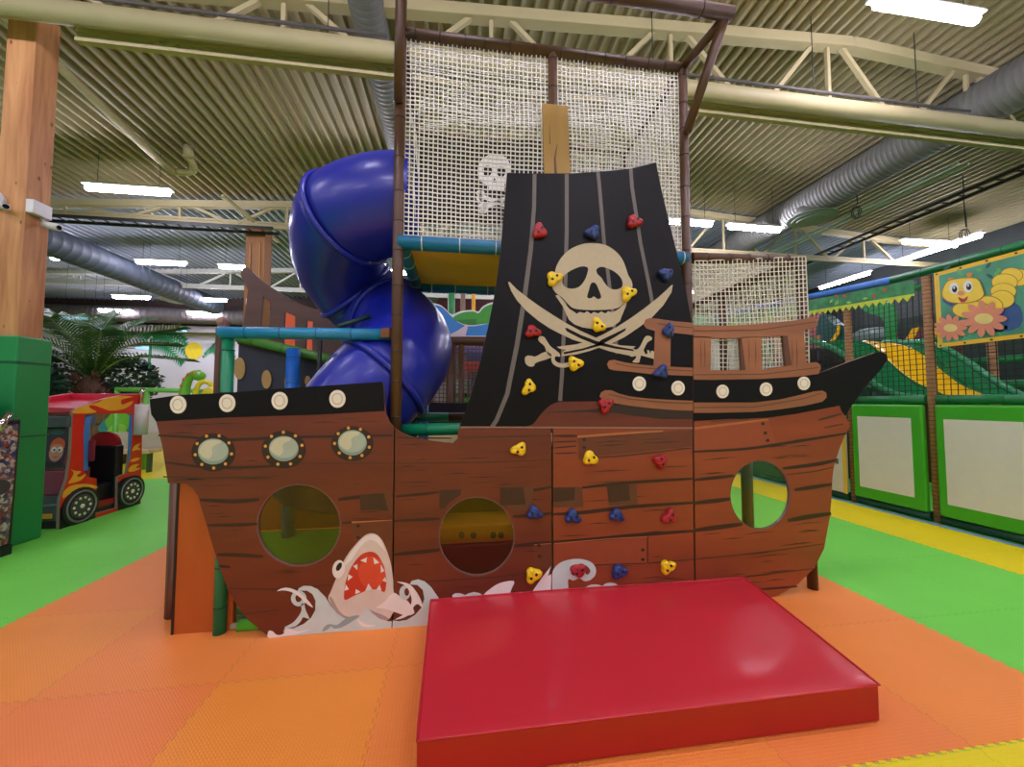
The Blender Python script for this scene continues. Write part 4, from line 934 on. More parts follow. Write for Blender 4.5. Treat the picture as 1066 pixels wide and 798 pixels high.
# ================================================================ LEFT BACKGROUND
TR=M('truck_red',(214,44,28),rough=.35,coat=.2); TRR=M('truck_roof_red',(200,36,60),rough=.3,coat=.3); TMAR=M('truck_maroon',(122,36,56),rough=.3,coat=.3)
FLM=M('flame_yellow',(244,180,48),rough=.4); TBLK=M('truck_black',(18,20,30),rough=.4); TGREY=M('truck_grey',(84,90,98),rough=.4); TBLUE=M('truck_blue',(60,130,200),rough=.4)
CHR=M('chrome',(205,200,196),rough=.15,metal=.95); PANE=M('truck_glass',(20,26,30),rough=.15)
TX=-4.95
T=lambda x,y,d:(lambda q:(TX-d/1000,q.y,q.z))(at(x,y,X=TX))
za=lambda p:z2p(p,0,330,6.27); zc=lambda p:z2p(p,0,450,6.27)
tk=thing('ride_truck','red ride-on fire truck with flame print and open door behind the green column','kiddie ride',(-5.4,6.2,0))
outl=za([(478,610),(540,585),(600,560),(650,540),(700,527),(800,508),(905,503),(925,520)])+zc([(928,0),(925,150),(918,465),(900,482),(760,530),(620,582),(400,640),(385,640),(392,440),(440,300),(462,150),(470,0)])
door=za([(553,640),(565,632),(620,628),(860,628)])+zc([(862,20),(840,190),(828,268),(800,275),(770,290),(765,490),(620,528),(632,300),(578,290),(545,250),(545,0)])
MB().plate([outl,door],T,0,35,0,1).build('side_panel',[TR,M('truck_edge',(150,140,120))],tk)
# flames
for nm,lp in (('flame',za([(482,605),(560,575),(640,555),(675,535),(700,528),(735,520),(820,515),(870,518),(800,535),(790,555),(800,570),(840,555),(870,548),(850,575),(800,600),(720,610),(660,590),(610,575),(580,580),(600,600),(630,615),(600,625),(480,628)])),
    ('flame',zc([(445,330),(470,290),(480,260),(460,240),(490,250),(530,255),(500,280),(520,290),(560,270),(530,310),(470,330)])),
    ('flame',zc([(410,400),(430,370),(470,345),(560,335),(630,350),(625,365),(560,360),(500,375),(440,410),(412,430)])),
    ('flame',zc([(836,250),(860,215),(910,205),(885,230),(918,232),(870,255)])),('flame',zc([(862,120),(880,85),(920,70),(900,95),(920,110),(885,115)])),('flame',zc([(850,190),(870,170),(915,165),(890,185)]))):
    MB().plate([sm(lp,3)],T,-1.5,-.5).build('flame_print',FLM,tk)
# window strip, lower black band, wheels
MB().plate([za([(555,660),(570,650),(600,648),(585,700),(585,796)])+zc([(582,0),(572,245),(545,250),(545,0)])],T,-2.5,-1).build('window_strip',TBLUE,tk)
MB().plate([za([(845,640),(862,640)])+zc([(862,20),(845,190),(832,200),(836,0)])],T,-2.5,-1).build('window_strip',TBLUE,tk)
MB().plate([zc([(392,500),(420,440),(470,385),(540,370),(600,395),(625,470),(620,582),(400,640),(386,640)])],T,-2,-.6).build('wheel_arch',TBLK,tk)
MB().plate([zc([(768,330),(800,300),(860,285),(905,310),(914,330),(914,465),(900,482),(768,528)])],T,-2,-.6).build('wheel_arch',TBLK,tk)
def wheel(cx,cy,r):
    c=at(cx,cy,X=TX); ring=lambda k,x0,x1,m,nm,par: MB().tube([(x0,c.y,c.z),(x1,c.y,c.z)],r*k,28).build(nm,m,par)
    w_=ring(1,TX+.002,TX+.018,M('tyre_black',(28,28,32),rough=.6),'wheel',tk)
    b=MB(); b.tube([(TX+.019,c.y+r*.8*c_(a),c.z+r*.8*s_(a)) for a in [2*PI*i/28 for i in range(28)]],.012,8,closed=True); b.build('rim',M('rim_grey',(150,150,148),rough=.3,metal=.6),w_)
    ring(.62,TX+.018,TX+.024,M('hub_dark',(70,68,66),rough=.4),'hub',w_)
    b=MB()
    for k in range(10):
        a=2*PI*k/10; b.ell((TX+.026,c.y+r*.45*c_(a),c.z+r*.45*s_(a)),(.01,.018,.018),8,6)
    b.ell((TX+.026,c.y,c.z),(.015,.03,.03),10,6); b.build('wheel_nuts',CREAMP,w_)
wheel(83.6,526.5,.245); wheel(136.3,511,.235)
# body behind the side plate
y0=5.585; y1=6.83; xl=-6.0
MB().box((xl,y0+.05,.0),(TX-.04,y1,.12)).build('chassis',TBLK,tk)
MB().box((xl,y0+.35,.12),(TX-.04,y1-.02,.2)).build('cab_floor',M('cab_red',(150,16,24),rough=.5),tk)
MB().box((xl,y0,.1),(TX-.01,y0+.22,.42)).build('bumper',TGREY,tk,bevel=.03)
b=MB()
for k in range(3): b.box((xl+.1,y0-.012,.24+.05*k),(TX-.55,y0,.265+.05*k))
b.build('grille',TBLK,tk)
MB().box((TX-.27,y0-.015,.14),(TX-.08,y0,.2)).build('fog_lamp',FLM,tk,bevel=.006)
MB().hexa([(TX-.5,y0-.02,.26),(TX-.04,y0-.02,.30),(TX-.04,y0+.1,.44),(TX-.4,y0+.1,.42),(TX-.5,y0,.27),(TX-.04,y0,.31),(TX-.04,y0+.12,.45),(TX-.4,y0+.12,.43)]).build('headlamp',M('lamp_grey',(120,128,140),rough=.2),tk)
MB().hexa([(xl,y0+.02,.42),(TX-.02,y0+.02,.42),(TX-.02,y0+.4,.42),(xl,y0+.4,.42),(xl,y0+.1,.72),(TX-.02,y0+.1,.72),(TX-.02,y0+.4,.72),(xl,y0+.4,.72)]).build('hood',TMAR,tk,bevel=.02)
W=[(xl,y0+.1,.72),(TX-.03,y0+.1,.72),(TX-.03,y0+.18,1.28),(xl,y0+.18,1.28)]
fr=MB(); fr.hexa([W[0],W[1],(W[1][0],y0+.16,.72),(W[0][0],y0+.16,.72),W[3],W[2],(W[2][0],y0+.24,1.28),(W[3][0],y0+.24,1.28)]); ws=fr.build('windscreen',TMAR,tk,bevel=.02)
G_=lambda u,v,d:(W[0][0]+(W[1][0]-W[0][0])*u, W[0][1]+.08*v-.004-d/1000, .72+.56*v)
MB().plate([sm([(.06,.06),(.9,.05),(.93,.2),(.93,.93),(.5,.95),(.06,.93)],4)],G_,0,2).build('glass',PANE,ws)
# printed driver on the windscreen
for lp,m_,d,nm in ((circ(.84,.42,.078,.22,24),M('print_skin',(206,140,116),rough=.4),3,'driver_print'),(sm([(.76,.5),(.775,.66),(.84,.74),(.91,.66),(.92,.5),(.88,.58),(.8,.58)],4),M('print_orange_hair',(206,84,30),rough=.4),4,'hair_print'),
    (circ(.81,.47,.03,.06,16),M('print_white',(225,225,220)),4,'eye_print'),(circ(.875,.47,.03,.06,16),MATS['print_white'],4,'eye_print'),(circ(.815,.46,.012,.028,12),TBLK,5,'eye_print'),(circ(.87,.46,.012,.028,12),TBLK,5,'eye_print'),
    (sm([(.805,.32),(.84,.29),(.88,.32),(.84,.305)],3),TBLK,5,'mouth_print'),([(.66,.06),(.92,.06),(.91,.22),(.84,.16),(.74,.22)],M('print_dark_coat',(30,30,38)),4,'coat_print'),(circ(.8,.86,.08,.06,16),M('print_teal',(60,110,110)),3,'tree_print')):
    MB().plate([lp],G_,d,d+1).build(nm,m_,ws)
MB().box((xl,y0+.05,1.27),(TX-.02,y0+.45,1.42)).build('visor',TGREY,tk,bevel=.02)
R_=MB(); z0,z1=1.44,1.66
R_.hexa([(xl,y0+.12,1.44),(TX-.04,y0+.12,1.44),(TX-.04,y1,1.60),(xl,y1,1.60),(xl,y0+.12,1.48),(TX-.04,y0+.12,1.48),(TX-.04,y1,1.64),(xl,y1,1.64)]); R_.hexa([(xl,y0+.08,1.46),(TX-.04,y0+.08,1.46),(TX-.04,y0+.16,1.46),(xl,y0+.16,1.46),(xl,y0+.12,1.56),(TX-.04,y0+.12,1.52),(TX-.04,y0+.17,1.52),(xl,y0+.17,1.56)])
R_.hexa([(xl,y0+.15,1.46),(xl+.05,y0+.15,1.46),(xl+.05,y1,1.62),(xl,y1,1.62),(xl,y0+.15,1.56),(xl+.05,y0+.15,1.56),(xl+.05,y1,1.74),(xl,y1,1.74)]); R_.box((xl,y1-.05,1.6),(TX-.04,y1,1.73)); R_.box((xl,y1-.04,.1),(xl+.06,y1,1.62)); R_.box((TX-.12,y1-.04,.1),(TX-.04,y1,1.62))
R_.build('roof',TRR,tk,bevel=.012)
MB().box((xl,y0+.25,.1),(xl+.04,y1,.9)).build('far_side_panel',TR,tk)
MB().box((xl+.05,6.42,.2),(TX-.06,6.55,.95)).box((xl+.05,6.1,.2),(TX-.1,6.5,.42)).build('seat',M('seat_black',(18,18,22),rough=.5),tk,bevel=.02)
b=MB(); b.tube([(TX-.35,6.56,.95),(TX-.35,6.62,.95)],.2,28); b.build('headrest',M('seat_red',(200,40,44),rough=.4),tk)
q=at(146.5,432,X=TX+.03)
b=MB(); b.tube([(q.x,q.y,q.z-.3),(q.x,q.y,q.z+.34),(q.x+.02,q.y,q.z+.42)],.03,12).build('exhaust_pipe',CHR,tk)
MB().tube([(q.x,q.y,q.z-.30),(q.x,q.y,q.z+.17)],.09,18).build('white_sleeve',M('sleeve_white',(214,212,206),rough=.5),tk)
MB().box((TX-.02,y0+.32,.8),(TX+.05,y0+.37,1.08)).build('side_mirror',TMAR,tk,bevel=.01)
# arcade cabinet
ac=thing('arcade_cabinet','arcade ride cabinet with a busy printed side and a chrome pipe, far left','arcade machine',(-5.1,4.6,0))
def art(name):
    m=bpy.data.materials.new(name); m.use_nodes=True; nt=m.node_tree; N=nt.nodes; b=N['Principled BSDF']
    tc=N.new('ShaderNodeTexCoord'); vo=N.new('ShaderNodeTexVoronoi'); vo.inputs['Scale'].default_value=26; nz=N.new('ShaderNodeTexNoise'); nz.inputs['Scale'].default_value=7; nz.inputs['Detail'].default_value=6
    mx=N.new('ShaderNodeMix'); mx.data_type='RGBA'; mx.blend_type='LINEAR_LIGHT'; mx.inputs['Factor'].default_value=.6
    cr=N.new('ShaderNodeValToRGB'); E=cr.color_ramp.elements
    for p,c in ((.0,(24,26,44)),(.28,(60,70,120)),(.42,(120,96,80)),(.55,(206,200,196)),(.68,(160,60,40)),(.8,(70,60,56)),(1,(226,200,150))):
        e=E.new(p) if p not in (0,1) else E[0 if p==0 else len(E)-1]; e.color=(*lin(c),1)
    nt.links.new(tc.outputs['Object'],vo.inputs['Vector']); nt.links.new(tc.outputs['Object'],nz.inputs['Vector'])
    nt.links.new(vo.outputs['Color'],mx.inputs['A']); nt.links.new(nz.outputs['Fac'],mx.inputs['B'])
    nt.links.new(mx.outputs['Result'],cr.inputs['Fac']); nt.links.new(cr.outputs['Color'],b.inputs['Base Color']); b.inputs['Roughness'].default_value=.35; return m
AXx=-4.66
MB().box((-5.5,4.1,.0),(AXx,4.78,.1)).build('plinth',TBLK,ac)
MB().hexa([(-5.5,4.1,.1),(AXx,4.1,.1),(AXx,4.78,.1),(-5.5,4.78,.1),(-5.5,4.1,1.42),(AXx,4.1,1.42),(AXx,4.8,1.42),(-5.5,4.8,1.42)]).build('body',TBLK,ac,bevel=.02)
A_=lambda y,z,d:(AXx-d/1000,y,z)
MB().plate([[(4.15,.12),(4.74,.12),(4.77,1.36),(4.15,1.36)]],A_,-3,0).build('side_print',art('arcade_art'),ac)
MB().plate([[(4.40,.55),(4.45,.55),(4.62,1.30),(4.55,1.30)]],A_,-6,-3).build('plank_print',M('arcade_plank',(112,92,78),vary=.3,scale=30),ac)
MB().tube([(AXx+.02,4.56,1.30),(AXx+.02,4.66,1.48)],.03,14).build('chrome_pipe',CHR,ac)
MB().plate([circ(4.62,.72,.11,.08,24)],A_,-5,-3).build('tyre_print',M('print_tyre',(60,58,60)),ac)
MB().box((-5.5,4.5,1.42),(-4.9,4.8,1.62)).build('top_hood',TBLK,ac,bevel=.03)
MB().ell((-4.93,4.6,1.78),(.07,.07,.09)).ell((-4.95,4.6,1.9),(.05,.05,.05)).build('top_figure',M('figure_orange',(230,96,30),rough=.3,vary=.4,scale=14),ac)
# plants
LEAF=M('palm_leaf',(40,84,34),rough=.4,vary=.25,scale=3); LEAFD=M('bush_leaf',(30,62,42),rough=.45,vary=.35,scale=4); TRK=M('palm_trunk',(92,62,48),rough=.9,vary=.3,scale=20,bump=.6,bscale=30)
pc=at(97,396,Y=12.0); pm=thing('palm_tree','large green palm with arching fronds behind the ride truck','palm',(pc.x,12.0,0))
b=MB(); b.tube([(pc.x,12,0),(pc.x,12,1.2),(pc.x,12,1.9),(pc.x,12,pc.z+.1)],[.26,.3,.36,.2],16); 
rnd=random.Random(3)
for k in range(60):
    a=rnd.uniform(0,6.28); z=rnd.uniform(1.2,2.3); q=Vector((pc.x+.33*c_(a),12+.33*s_(a),z)); b.tube([q,q+Vector((.14*c_(a),.14*s_(a),.16))],[.05,.01],5)
b.build('trunk',TRK,pm)
def frond(base,mid,tip,w,par,nl=34):
    b=MB(); pts=[Vector(p) for p in sm([base,mid,tip],nl//2,False)]; b.tube(pts,[.03*(1-.8*i/len(pts)) for i in range(len(pts))],6,1)
    up=Vector((0,0,1)); rr=random.Random(int(tip[0]*100))
    for i in range(2,len(pts)):
        t=(pts[i]-pts[i-1]).normalized(); sd=t.cross(up)
        if sd.length<.05: sd=Vector((1,0,0))
        sd.normalize(); nn=sd.cross(t); f=i/len(pts); L_=w*(.45+.9*s_(PI*min(1,f*.9+.05)))*rr.uniform(.85,1.1)
        for sg in (-1,1):
            d=(sd*sg+t*.75+nn*.25).normalized(); e=pts[i]+d*L_-up*L_*.22; m=pts[i]+d*L_*.5+up*.02; wv=t*.017
            b.add([pts[i]-wv,pts[i]+wv,m+wv*1.2,e,m-wv*1.2],[(0,1,2,3,4)],0)
    return b.build('frond',[LEAF,M('palm_rib',(110,130,60))],par)
C=(pc.x,12,pc.z)
def off(dx,dy,dz): return (pc.x+dx,12+dy,pc.z+dz)
for mid,tip in ((off(.05,-.5,.9),off(.1,-1.3,1.45)),(off(-.7,-.1,1.1),off(-1.75,-.3,1.55)),(off(-.9,-.3,.75),off(-1.9,-.6,.75)),(off(.8,-.2,.9),off(2.1,-.4,1.0)),(off(1.0,-.3,.6),off(2.6,-.5,.55)),(off(.6,.2,1.2),off(1.8,.4,1.6)),
      (off(-.4,.3,1.3),off(-.8,.8,1.9)),(off(.25,.4,1.3),off(.5,1.0,1.9)),(off(-.35,-.5,.8),off(-.9,-1.3,1.1)),(off(.5,-.5,.8),off(1.1,-1.2,1.2)),(off(-.5,.2,1.2),off(-1.3,.4,1.9)),(off(0,.2,1.4),off(.1,.5,2.0))):
    frond(C,mid,tip,.55,pm)
def bush(px,py,Y,rx,rz,label,seed):
    c=at(px,py,Y=Y); t=thing('bush',label,'bush',(c.x,Y,0)); rr=random.Random(seed)
    b=MB()
    for k in range(6): a=rr.uniform(0,6.28); b.tube([(c.x,Y,0),(c.x+.3*rx*c_(a),Y+.3*rx*s_(a),c.z*.5),(c.x+.7*rx*c_(a),Y+.5*rx*s_(a),c.z+rz*.3)],[.03,.02,.008],6)
    b.build('stem',TRK,t); b=MB()
    for k in range(1500):
        a=rr.uniform(0,6.28); ph=math.acos(rr.uniform(-1,1)); R_=rr.uniform(.6,1)**.5
        q=Vector((c.x+rx*R_*s_(ph)*c_(a),Y+rx*.8*R_*s_(ph)*s_(a),c.z+rz*R_*c_(ph)))
        d=Vector((rr.uniform(-1,1),rr.uniform(-1,1),rr.uniform(-.5,.6))).normalized(); n2=d.orthogonal().normalized(); l=rr.uniform(.1,.2); w_=l*.3
        b.add([q,q+d*l*.5+n2*w_,q+d*l,q+d*l*.5-n2*w_],[(0,1,2,3)])
    o=b.build('foliage',LEAFD,t); o['kind']='stuff'
bush(62,394,12.6,.85,.75,'dark green leafy bush left of the palm trunk',1); bush(130,396,12.6,.85,.7,'dark green leafy bush right of the palm trunk',2); bush(44,402,11.0,.4,.45,'small dark bush beside the green padded column',3)
# low green rail, dinosaur, bench, bamboo fence, tree boards
LGF=M('light_green_pipe',(110,190,80),rough=.4)
a=at(121,405,Y=10.2); c=at(212,407,Y=10.2); rl=thing('green_railing','light green pipe railing before the mural wall left of the ship','railing',(a.x,10.2,0))
MB().tube([(a.x,10.2,a.z),(c.x,10.2,c.z)],.055,10).build('rail',LGF,rl)
for px in (122,153,210):
    q=at(px,410,Y=10.2); MB().tube([(q.x,10.2,0),(q.x,10.2,a.z)],.05,10).build('rail_post',LGF,rl)
MB().box((at(155,450,Y=10.25).x,10.22,.75),(at(172,450,Y=10.25).x,10.28,1.55)).build('white_board',M('board_white',(214,206,198),rough=.5),rl)
bb=thing('bench','pale wooden bench seen between the ride truck and the ship','bench',(at(140,470,Y=9.9).x,9.9,0))
x0=at(116,465,Y=9.9).x; x1=at(166,465,Y=9.9).x
MB().box((x0,9.6,.44),(x1,10.0,.52)).build('seat',M('bench_pale',(206,186,146),rough=.5),bb,bevel=.01)
for x in (x0+.1,(x0+x1)/2,x1-.15): MB().box((x,9.75,.0),(x+.06,9.85,.44)).build('leg',M('bench_leg',(60,90,60),rough=.6),bb)
MB().box((x0,9.97,.52),(x1,10.0,.9)).build('backrest',M('bench_back',(196,184,160),rough=.6),bb,bevel=.01)
bf=at(101,440,Y=11.2)
t=thing('bamboo_fence','brown bamboo fence seen through the truck door','fence',(bf.x,11.2,0)); b=MB()
x=bf.x-1.0
while x<bf.x+.9: b.tube([(x,11.2,0),(x,11.2,1.35)],.035,7); x+=.072
o=b.build('bamboo_canes',M('bamboo',(120,96,54),rough=.6,vary=.25,scale=9),t); o['kind']='stuff'
MB().box((bf.x-1,11.15,1.0),(bf.x+.9,11.17,1.05)).build('cross_bar',M('bamboo_bar',(92,70,40)),t)
def tree_board(px,py,Y,s,label):
    q=at(px,py,Y=Y); t=thing('tree_cutout',label,'decoration',(q.x,Y,0)); K=lambda x,y,d:(q.x+x,Y+d/1000,q.z+y)
    MB().plate([[(-.08*s,-q.z),(.1*s,-q.z),(.06*s,0),(-.05*s,0)]],K,0,30).build('trunk',M('cutout_trunk',(96,150,60)),t)
    for i,(x,y,r,m_) in enumerate(((-.25,.05,.3,(60,150,150)),(.25,.05,.3,(60,150,120)),(0,.25,.34,(120,200,60)),(.0,-.05,.26,(150,215,80)))):
        MB().plate([sm([(x*s+r*s*(1+.12*(k%2))*c_(a_),y*s+r*s*(1+.12*(k%2))*s_(a_)) for k,a_ in enumerate([2*PI*j/10 for j in range(10)])],3)],K,-6-5*i,-1-5*i).build('crown_print',M('cutout_crown_%s'%('teal','sea','lime','light')[i],m_),t)
tree_board(123,447,10.8,.75,'green tree cut-out seen through the truck door'); tree_board(157,438,10.6,.6,'green tree cut-out between the truck and the ship')
q=at(199,405,Y=9.4)
t=thing('dinosaur_figure','green long-necked dinosaur figure with orange spots above the stern corner of the ship','play figure',(q.x,9.4,0))
pts=[Vector(at(x,y,Y=9.4)) for x,y in sm([(192,415),(193,404),(196,395),(202,389),(208,388)],4,False)]
DG=M('dino_green',(104,180,50),rough=.35); 
b=MB(); pts2=[Vector((pts[0].x,9.4,0))]+pts; b.tube(pts2,[.2]+[.10-.03*i/len(pts) for i in range(len(pts))],14); h=at(207,391,Y=9.4); b.ell(h,(.14,.1,.11)); b.build('neck_body',DG,t)
b=MB()
for k in range(2,len(pts),3): b.ell(pts[k]+Vector((-.04,-.08,0)),(.035,.02,.04),8,6)
b.build('spot_print',M('dino_orange',(226,110,40)),t)
MB().ell(h+Vector((.05,-.09,.05)),(.03,.02,.03),10,8).build('eye',WH,t)
t=thing('yellow_arch','yellow climbing arch beside the dinosaur figure','play figure',(at(218,405,Y=9.3).x,9.3,0))
ap=[at(x,y,Y=9.3) for x,y in sm([(203,410),(207,400),(214,397),(222,402),(227,410)],4,False)]
MB().tube([(ap[0].x,9.3,0)]+ap+[(ap[-1].x,9.3,0)],.05,10).build('arch',M('arch_yellow',(226,206,40),rough=.4),t)
MB().ell(at(222,409,Y=9.2),(.22,.15,.14)).build('foot_pad',MATS['arch_yellow'],t)
# hanging blue reflectors near the plants
for px,py,Y in ((77,331,13.5),(102,342,12.8),(189,344,14.5),(148,362,12.6)):
    q=at(px,py,Y=Y); w_=.36 if px==77 else .15
    t=thing('hanging_light','small blue-white pendant light on thin wires, %s'%{77:'largest one left of the palm top',102:'just above the palm crown',189:'above the painted sun',148:'lowest one right of the palm'}[px],'lamp',q)
    MB().tube([q-Vector((w_,0,0)),q+Vector((w_,0,0))],.04,8).build('lamp_tube',M('pendant_blue',(150,205,240),rough=.3,emit=((150,210,250),1.2)),t)
    b=MB()
    for sg in (-1,1): b.tube([q+Vector((sg*w_*.8,0,0)),(q.x+sg*w_*.6,Y,deck_z(q.x))],.004,4)
    b.build('wire',DST,t)

# ================================================================ BEHIND THE SHIP
MURB=M('mural_blue',(60,140,216),rough=.5,vary=.04); MURG=M('mural_leaf_green',(72,170,62),rough=.5); MURW=M('mural_edge_white',(236,236,232),rough=.5); MURD=M('mural_dark_green',(56,136,54),rough=.5)
Y7=7.2; K7=lambda x,y,d:(lambda q:(q.x,Y7+d/1000,q.z))(at(x,y,Y=Y7))
zm=lambda p:z2p(p,450,300,9.97)
ml=thing('hill_cutout','blue and green painted hill cut-out with a white edge between the slide and the sail','decoration',K7(480,350,0))
edge=sm([(-500,300),(-300,180),(-120,120),(0,150),(80,170),(140,215),(200,270),(300,235),(420,225),(480,240),(520,190),(600,150),(700,140),(900,180),(1100,300)],3,False)+[(1100,500),(-500,500)]
MB().plate([zm(edge)],K7,0,30).build('board',MURW,ml)
MB().plate([zm(sm([(-500,310),(-300,195),(-120,135),(0,165),(80,185),(140,230),(210,300),(290,365),(400,395),(560,370),(700,330),(900,300),(1100,320)],3,False)+[(1100,492),(-500,492)])],K7,-3,-.5).build('water_print',MURB,ml)
MB().plate([zm(sm([(215,305),(300,255),(420,240),(480,258),(525,210),(600,170),(700,160),(880,200),(1000,300),(800,330),(600,360),(420,382),(320,370),(260,340)],3))],K7,-3,-.5).build('hill_print',MURG,ml)
MB().plate([zm([(230,330),(460,318),(455,378),(330,372),(270,345)])],K7,-4,-3).build('hill_shade_print',MURD,ml)
MB().plate([zm([(160,490),(260,440),(345,385),(372,395),(345,490)])],K7,-4,-3).build('fin_print',M('mural_pink',(226,204,214)),ml)
kf=thing('rear_play_frame','rear brown pipe frame with brown netting below the painted hill cut-out','play frame',K7(490,352,0))
for y_,r_ in ((353,.09),(431,.05)):
    a=K7(430,y_,60); c=K7(735,y_,60); MB().tube([a,(c[0],a[1],a[2])],r_,10).build('rail',BRN,kf)
for px in (447,469,480,508,560,640,705,733):
    q=K7(px,390,60); MB().tube([(q[0],q[1],0),(q[0],q[1],2.75)],.05 if px!=469 else .085,10).build('post',BRN,kf)
a=K7(444,432,70);c=K7(735,356,70)
o=net((a[0],a[1],.3),(c[0],a[1],.3),(c[0],a[1],c[2]),(a[0],a[1],c[2]),.075,.011,.01,5,12).build('net',NETBR,kf); o['kind']='stuff'
for px,py,w_,h_,cl,Y,l in ((495,372,10,7,(70,90,160),8.2,'blue play block behind the brown net'),(492,381,8,5,(226,90,80),8.0,'red play block behind the brown net'),(470,380,6,8,(60,160,140),8.1,'teal play block behind the brown net'),(485,402,14,7,(170,190,170),8.6,'pale grey green block behind the brown net'),(488,364,14,4,(120,100,150),8.4,'violet roll behind the brown net'),(484,416,13,3,(80,190,80),8.3,'green low pad behind the brown net'),(462,410,10,12,(150,160,150),9,'grey board behind the brown net')):
    p=at(px-w_,py+h_,Y=Y); q=at(px+w_,py-h_,Y=Y)
    t=thing('play_block',l,'block',((p.x+q.x)/2,Y+.15,0)); MB().box((p.x,Y,p.z),(q.x,Y+.3,q.z)).build('cushion',M('block_%d_%d'%(px,py),cl,rough=.5),t,bevel=.03)
    MB().tube([((p.x+q.x)/2,Y+.15,0),((p.x+q.x)/2,Y+.15,p.z+.02)],.03,8).build('stand',DST,t)
# green/yellow/wood posts and a lamp glow board in the back centre
for px,w_,cl,top,l in ((470,.09,(46,120,64),300,'green padded post far behind between slide and sail'),(482,.06,(110,90,70),302,'brown post far behind between slide and sail'),(493,.05,(206,150,40),304,'yellow capped post far behind beside the sail')):
    q=at(px,top,Y=9.5); o=MB().tube([(q.x,9.5,0),(q.x,9.5,q.z)],w_,10).build('frame_post',M('post_%d'%px,cl,rough=.5),origin=(q.x,9.5,0)); tag(o,l,'post')
# orange things seen through the rear railing
for x0_,x1_,ya_,yb_,cl,l in ((292,352,322,362,(240,96,40),'orange padded wall behind the rear railing'),(354,410,324,352,(226,84,40),'orange padded wall right of the black post behind the rail'),(335,380,349,366,(226,190,190),'pale pink padded roll behind the rear railing')):
    Yp=8.0 if cl[2]!=190 else 7.2; p=at(x0_,yb_+8,Y=Yp); q=at(x1_,ya_,Y=Yp)
    o=MB().box((p.x,Yp,0),(q.x,Yp+.3,q.z)).build('padded_block',M('pad_%d'%x0_,cl,rough=.5,vary=.05),bevel=.04,origin=(p.x,Yp,0)); tag(o,l,'padding')

# ================================================================ RIGHT PLAY FRAME
XW=6.3
BAM=M('rope_post',(150,112,72),rough=.8,vary=.25,scale=14); BAMT=M('rope_post_line',(96,66,40),rough=.8)
GP=M('dark_green_foam',(14,118,62),rough=.4,vary=.06); GPD=M('deep_green_pad',(10,72,48),rough=.5); PG=M('poster_green',(62,170,34),rough=.4,vary=.05,scale=2,bump=.1,bscale=5)
pf=thing('jungle_play_frame','right play frame with rope wrapped posts, green padded rails and black net','play frame',(XW,4.3,0))
def ropepost(x,y,z0,z1,r=.05):
    b=MB(); b.tube([(x,y,z0),(x,y,z1)],r,12,0); z=z0+.03
    while z<z1: b.tube([(x,y,z-.004),(x,y,z+.004)],r*1.05,12,1,False); z+=.055
    return b.build('rope_post',[BAM,BAMT],pf)
YS=[2.15,3.2,4.26,5.33,6.4,7.5,8.6,9.7]
for y in YS: ropepost(XW,y,0,3.3)
for y in (5.0,6.4,8.0): ropepost(8.6,y,0,3.2,.06)
def railz(y): return 3.33 if y<4 else 3.33+.085*(y-4)
for a,c,m_,tt in ((1.5,4.67,GP,TIEG),(4.67,9.6,M('sky_blue_foam',(72,124,206),rough=.4),TIEB)):
    MB().pole((XW,a,railz(a)),(XW,c,railz(c)),.055,12,0,1,.35).build('top_rail',[m_,tt],pf)
MB().pole((XW,4.26,3.18),(XW,9.6,3.5),.04,12,0,1,.5).build('second_rail',[GP,TIEG],pf)
for y0_,y1_ in zip(YS[:-1],YS[1:]):
    MB().pole((XW,y0_+.06,1.63),(XW,y1_-.06,1.63),.06,12,0,1,.5).build('middle_rail',[GP,TIEG],pf)
    MB().pole((XW-.0,y0_+.06,.07),(XW-.0,y1_-.06,.07),.065,12,0,1,.6).build('floor_rail',[GPD,TIEG],pf)
o=net((XW,1.6,1.68),(XW,9.5,1.68),(XW,9.5,3.3),(XW,1.6,3.3),.072,.005,.01,9,40).build('net',NETK,pf); o['kind']='stuff'; o['label']='black rope net'
def panel(y0_,y1_,label,m_,poster=True):
    x=XW-.05; t=thing('padded_barrier',label,'padded barrier',(x,(y0_+y1_)/2,0))
    b=MB().box((x-.05,y0_+.06,.12),(x+.03,y1_-.07,1.56)); b.build('pad',m_,t,bevel=.03,seg=3)
    if poster: MB().box((x-.056,y0_+.19,.29),(x-.05,y1_-.17,1.375)).build('poster',M('poster_white',(226,222,212),rough=.45,vary=.03,bump=.2,bscale=6),t)
    return t
panel(4.26,5.33,'green padded panel with a blank white poster just right of the bow',PG)
panel(3.2,4.26,'green padded panel with a blank white poster at the right picture edge',PG)
panel(2.15,3.2,'green padded panel nearest the visitor, beyond the right picture edge',PG)
t=panel(5.33,6.4,'cream padded panel with a yellow edge half hidden by the hull',M('panel_cream',(212,206,196),rough=.5,bump=.2,bscale=6),False)
MB().box((XW-.105,5.36,.12),(XW-.098,5.42,1.56)).build('yellow_edge',M('edge_yellow',(226,190,60)),t)
for y_,z_,a_ in ((5.62,.62,.2),(5.75,.95,-.5),(5.95,.75,.4)):
    MB().beam((XW-.103,y_-.13,z_),(XW-.103,y_+.13,z_+.1*a_),.01,.09).build('grey_print',M('print_grey',(96,110,124)),t,bevel=.01)
panel(6.4,7.5,'dark green padded panel behind the ship on the right',GPD,False)
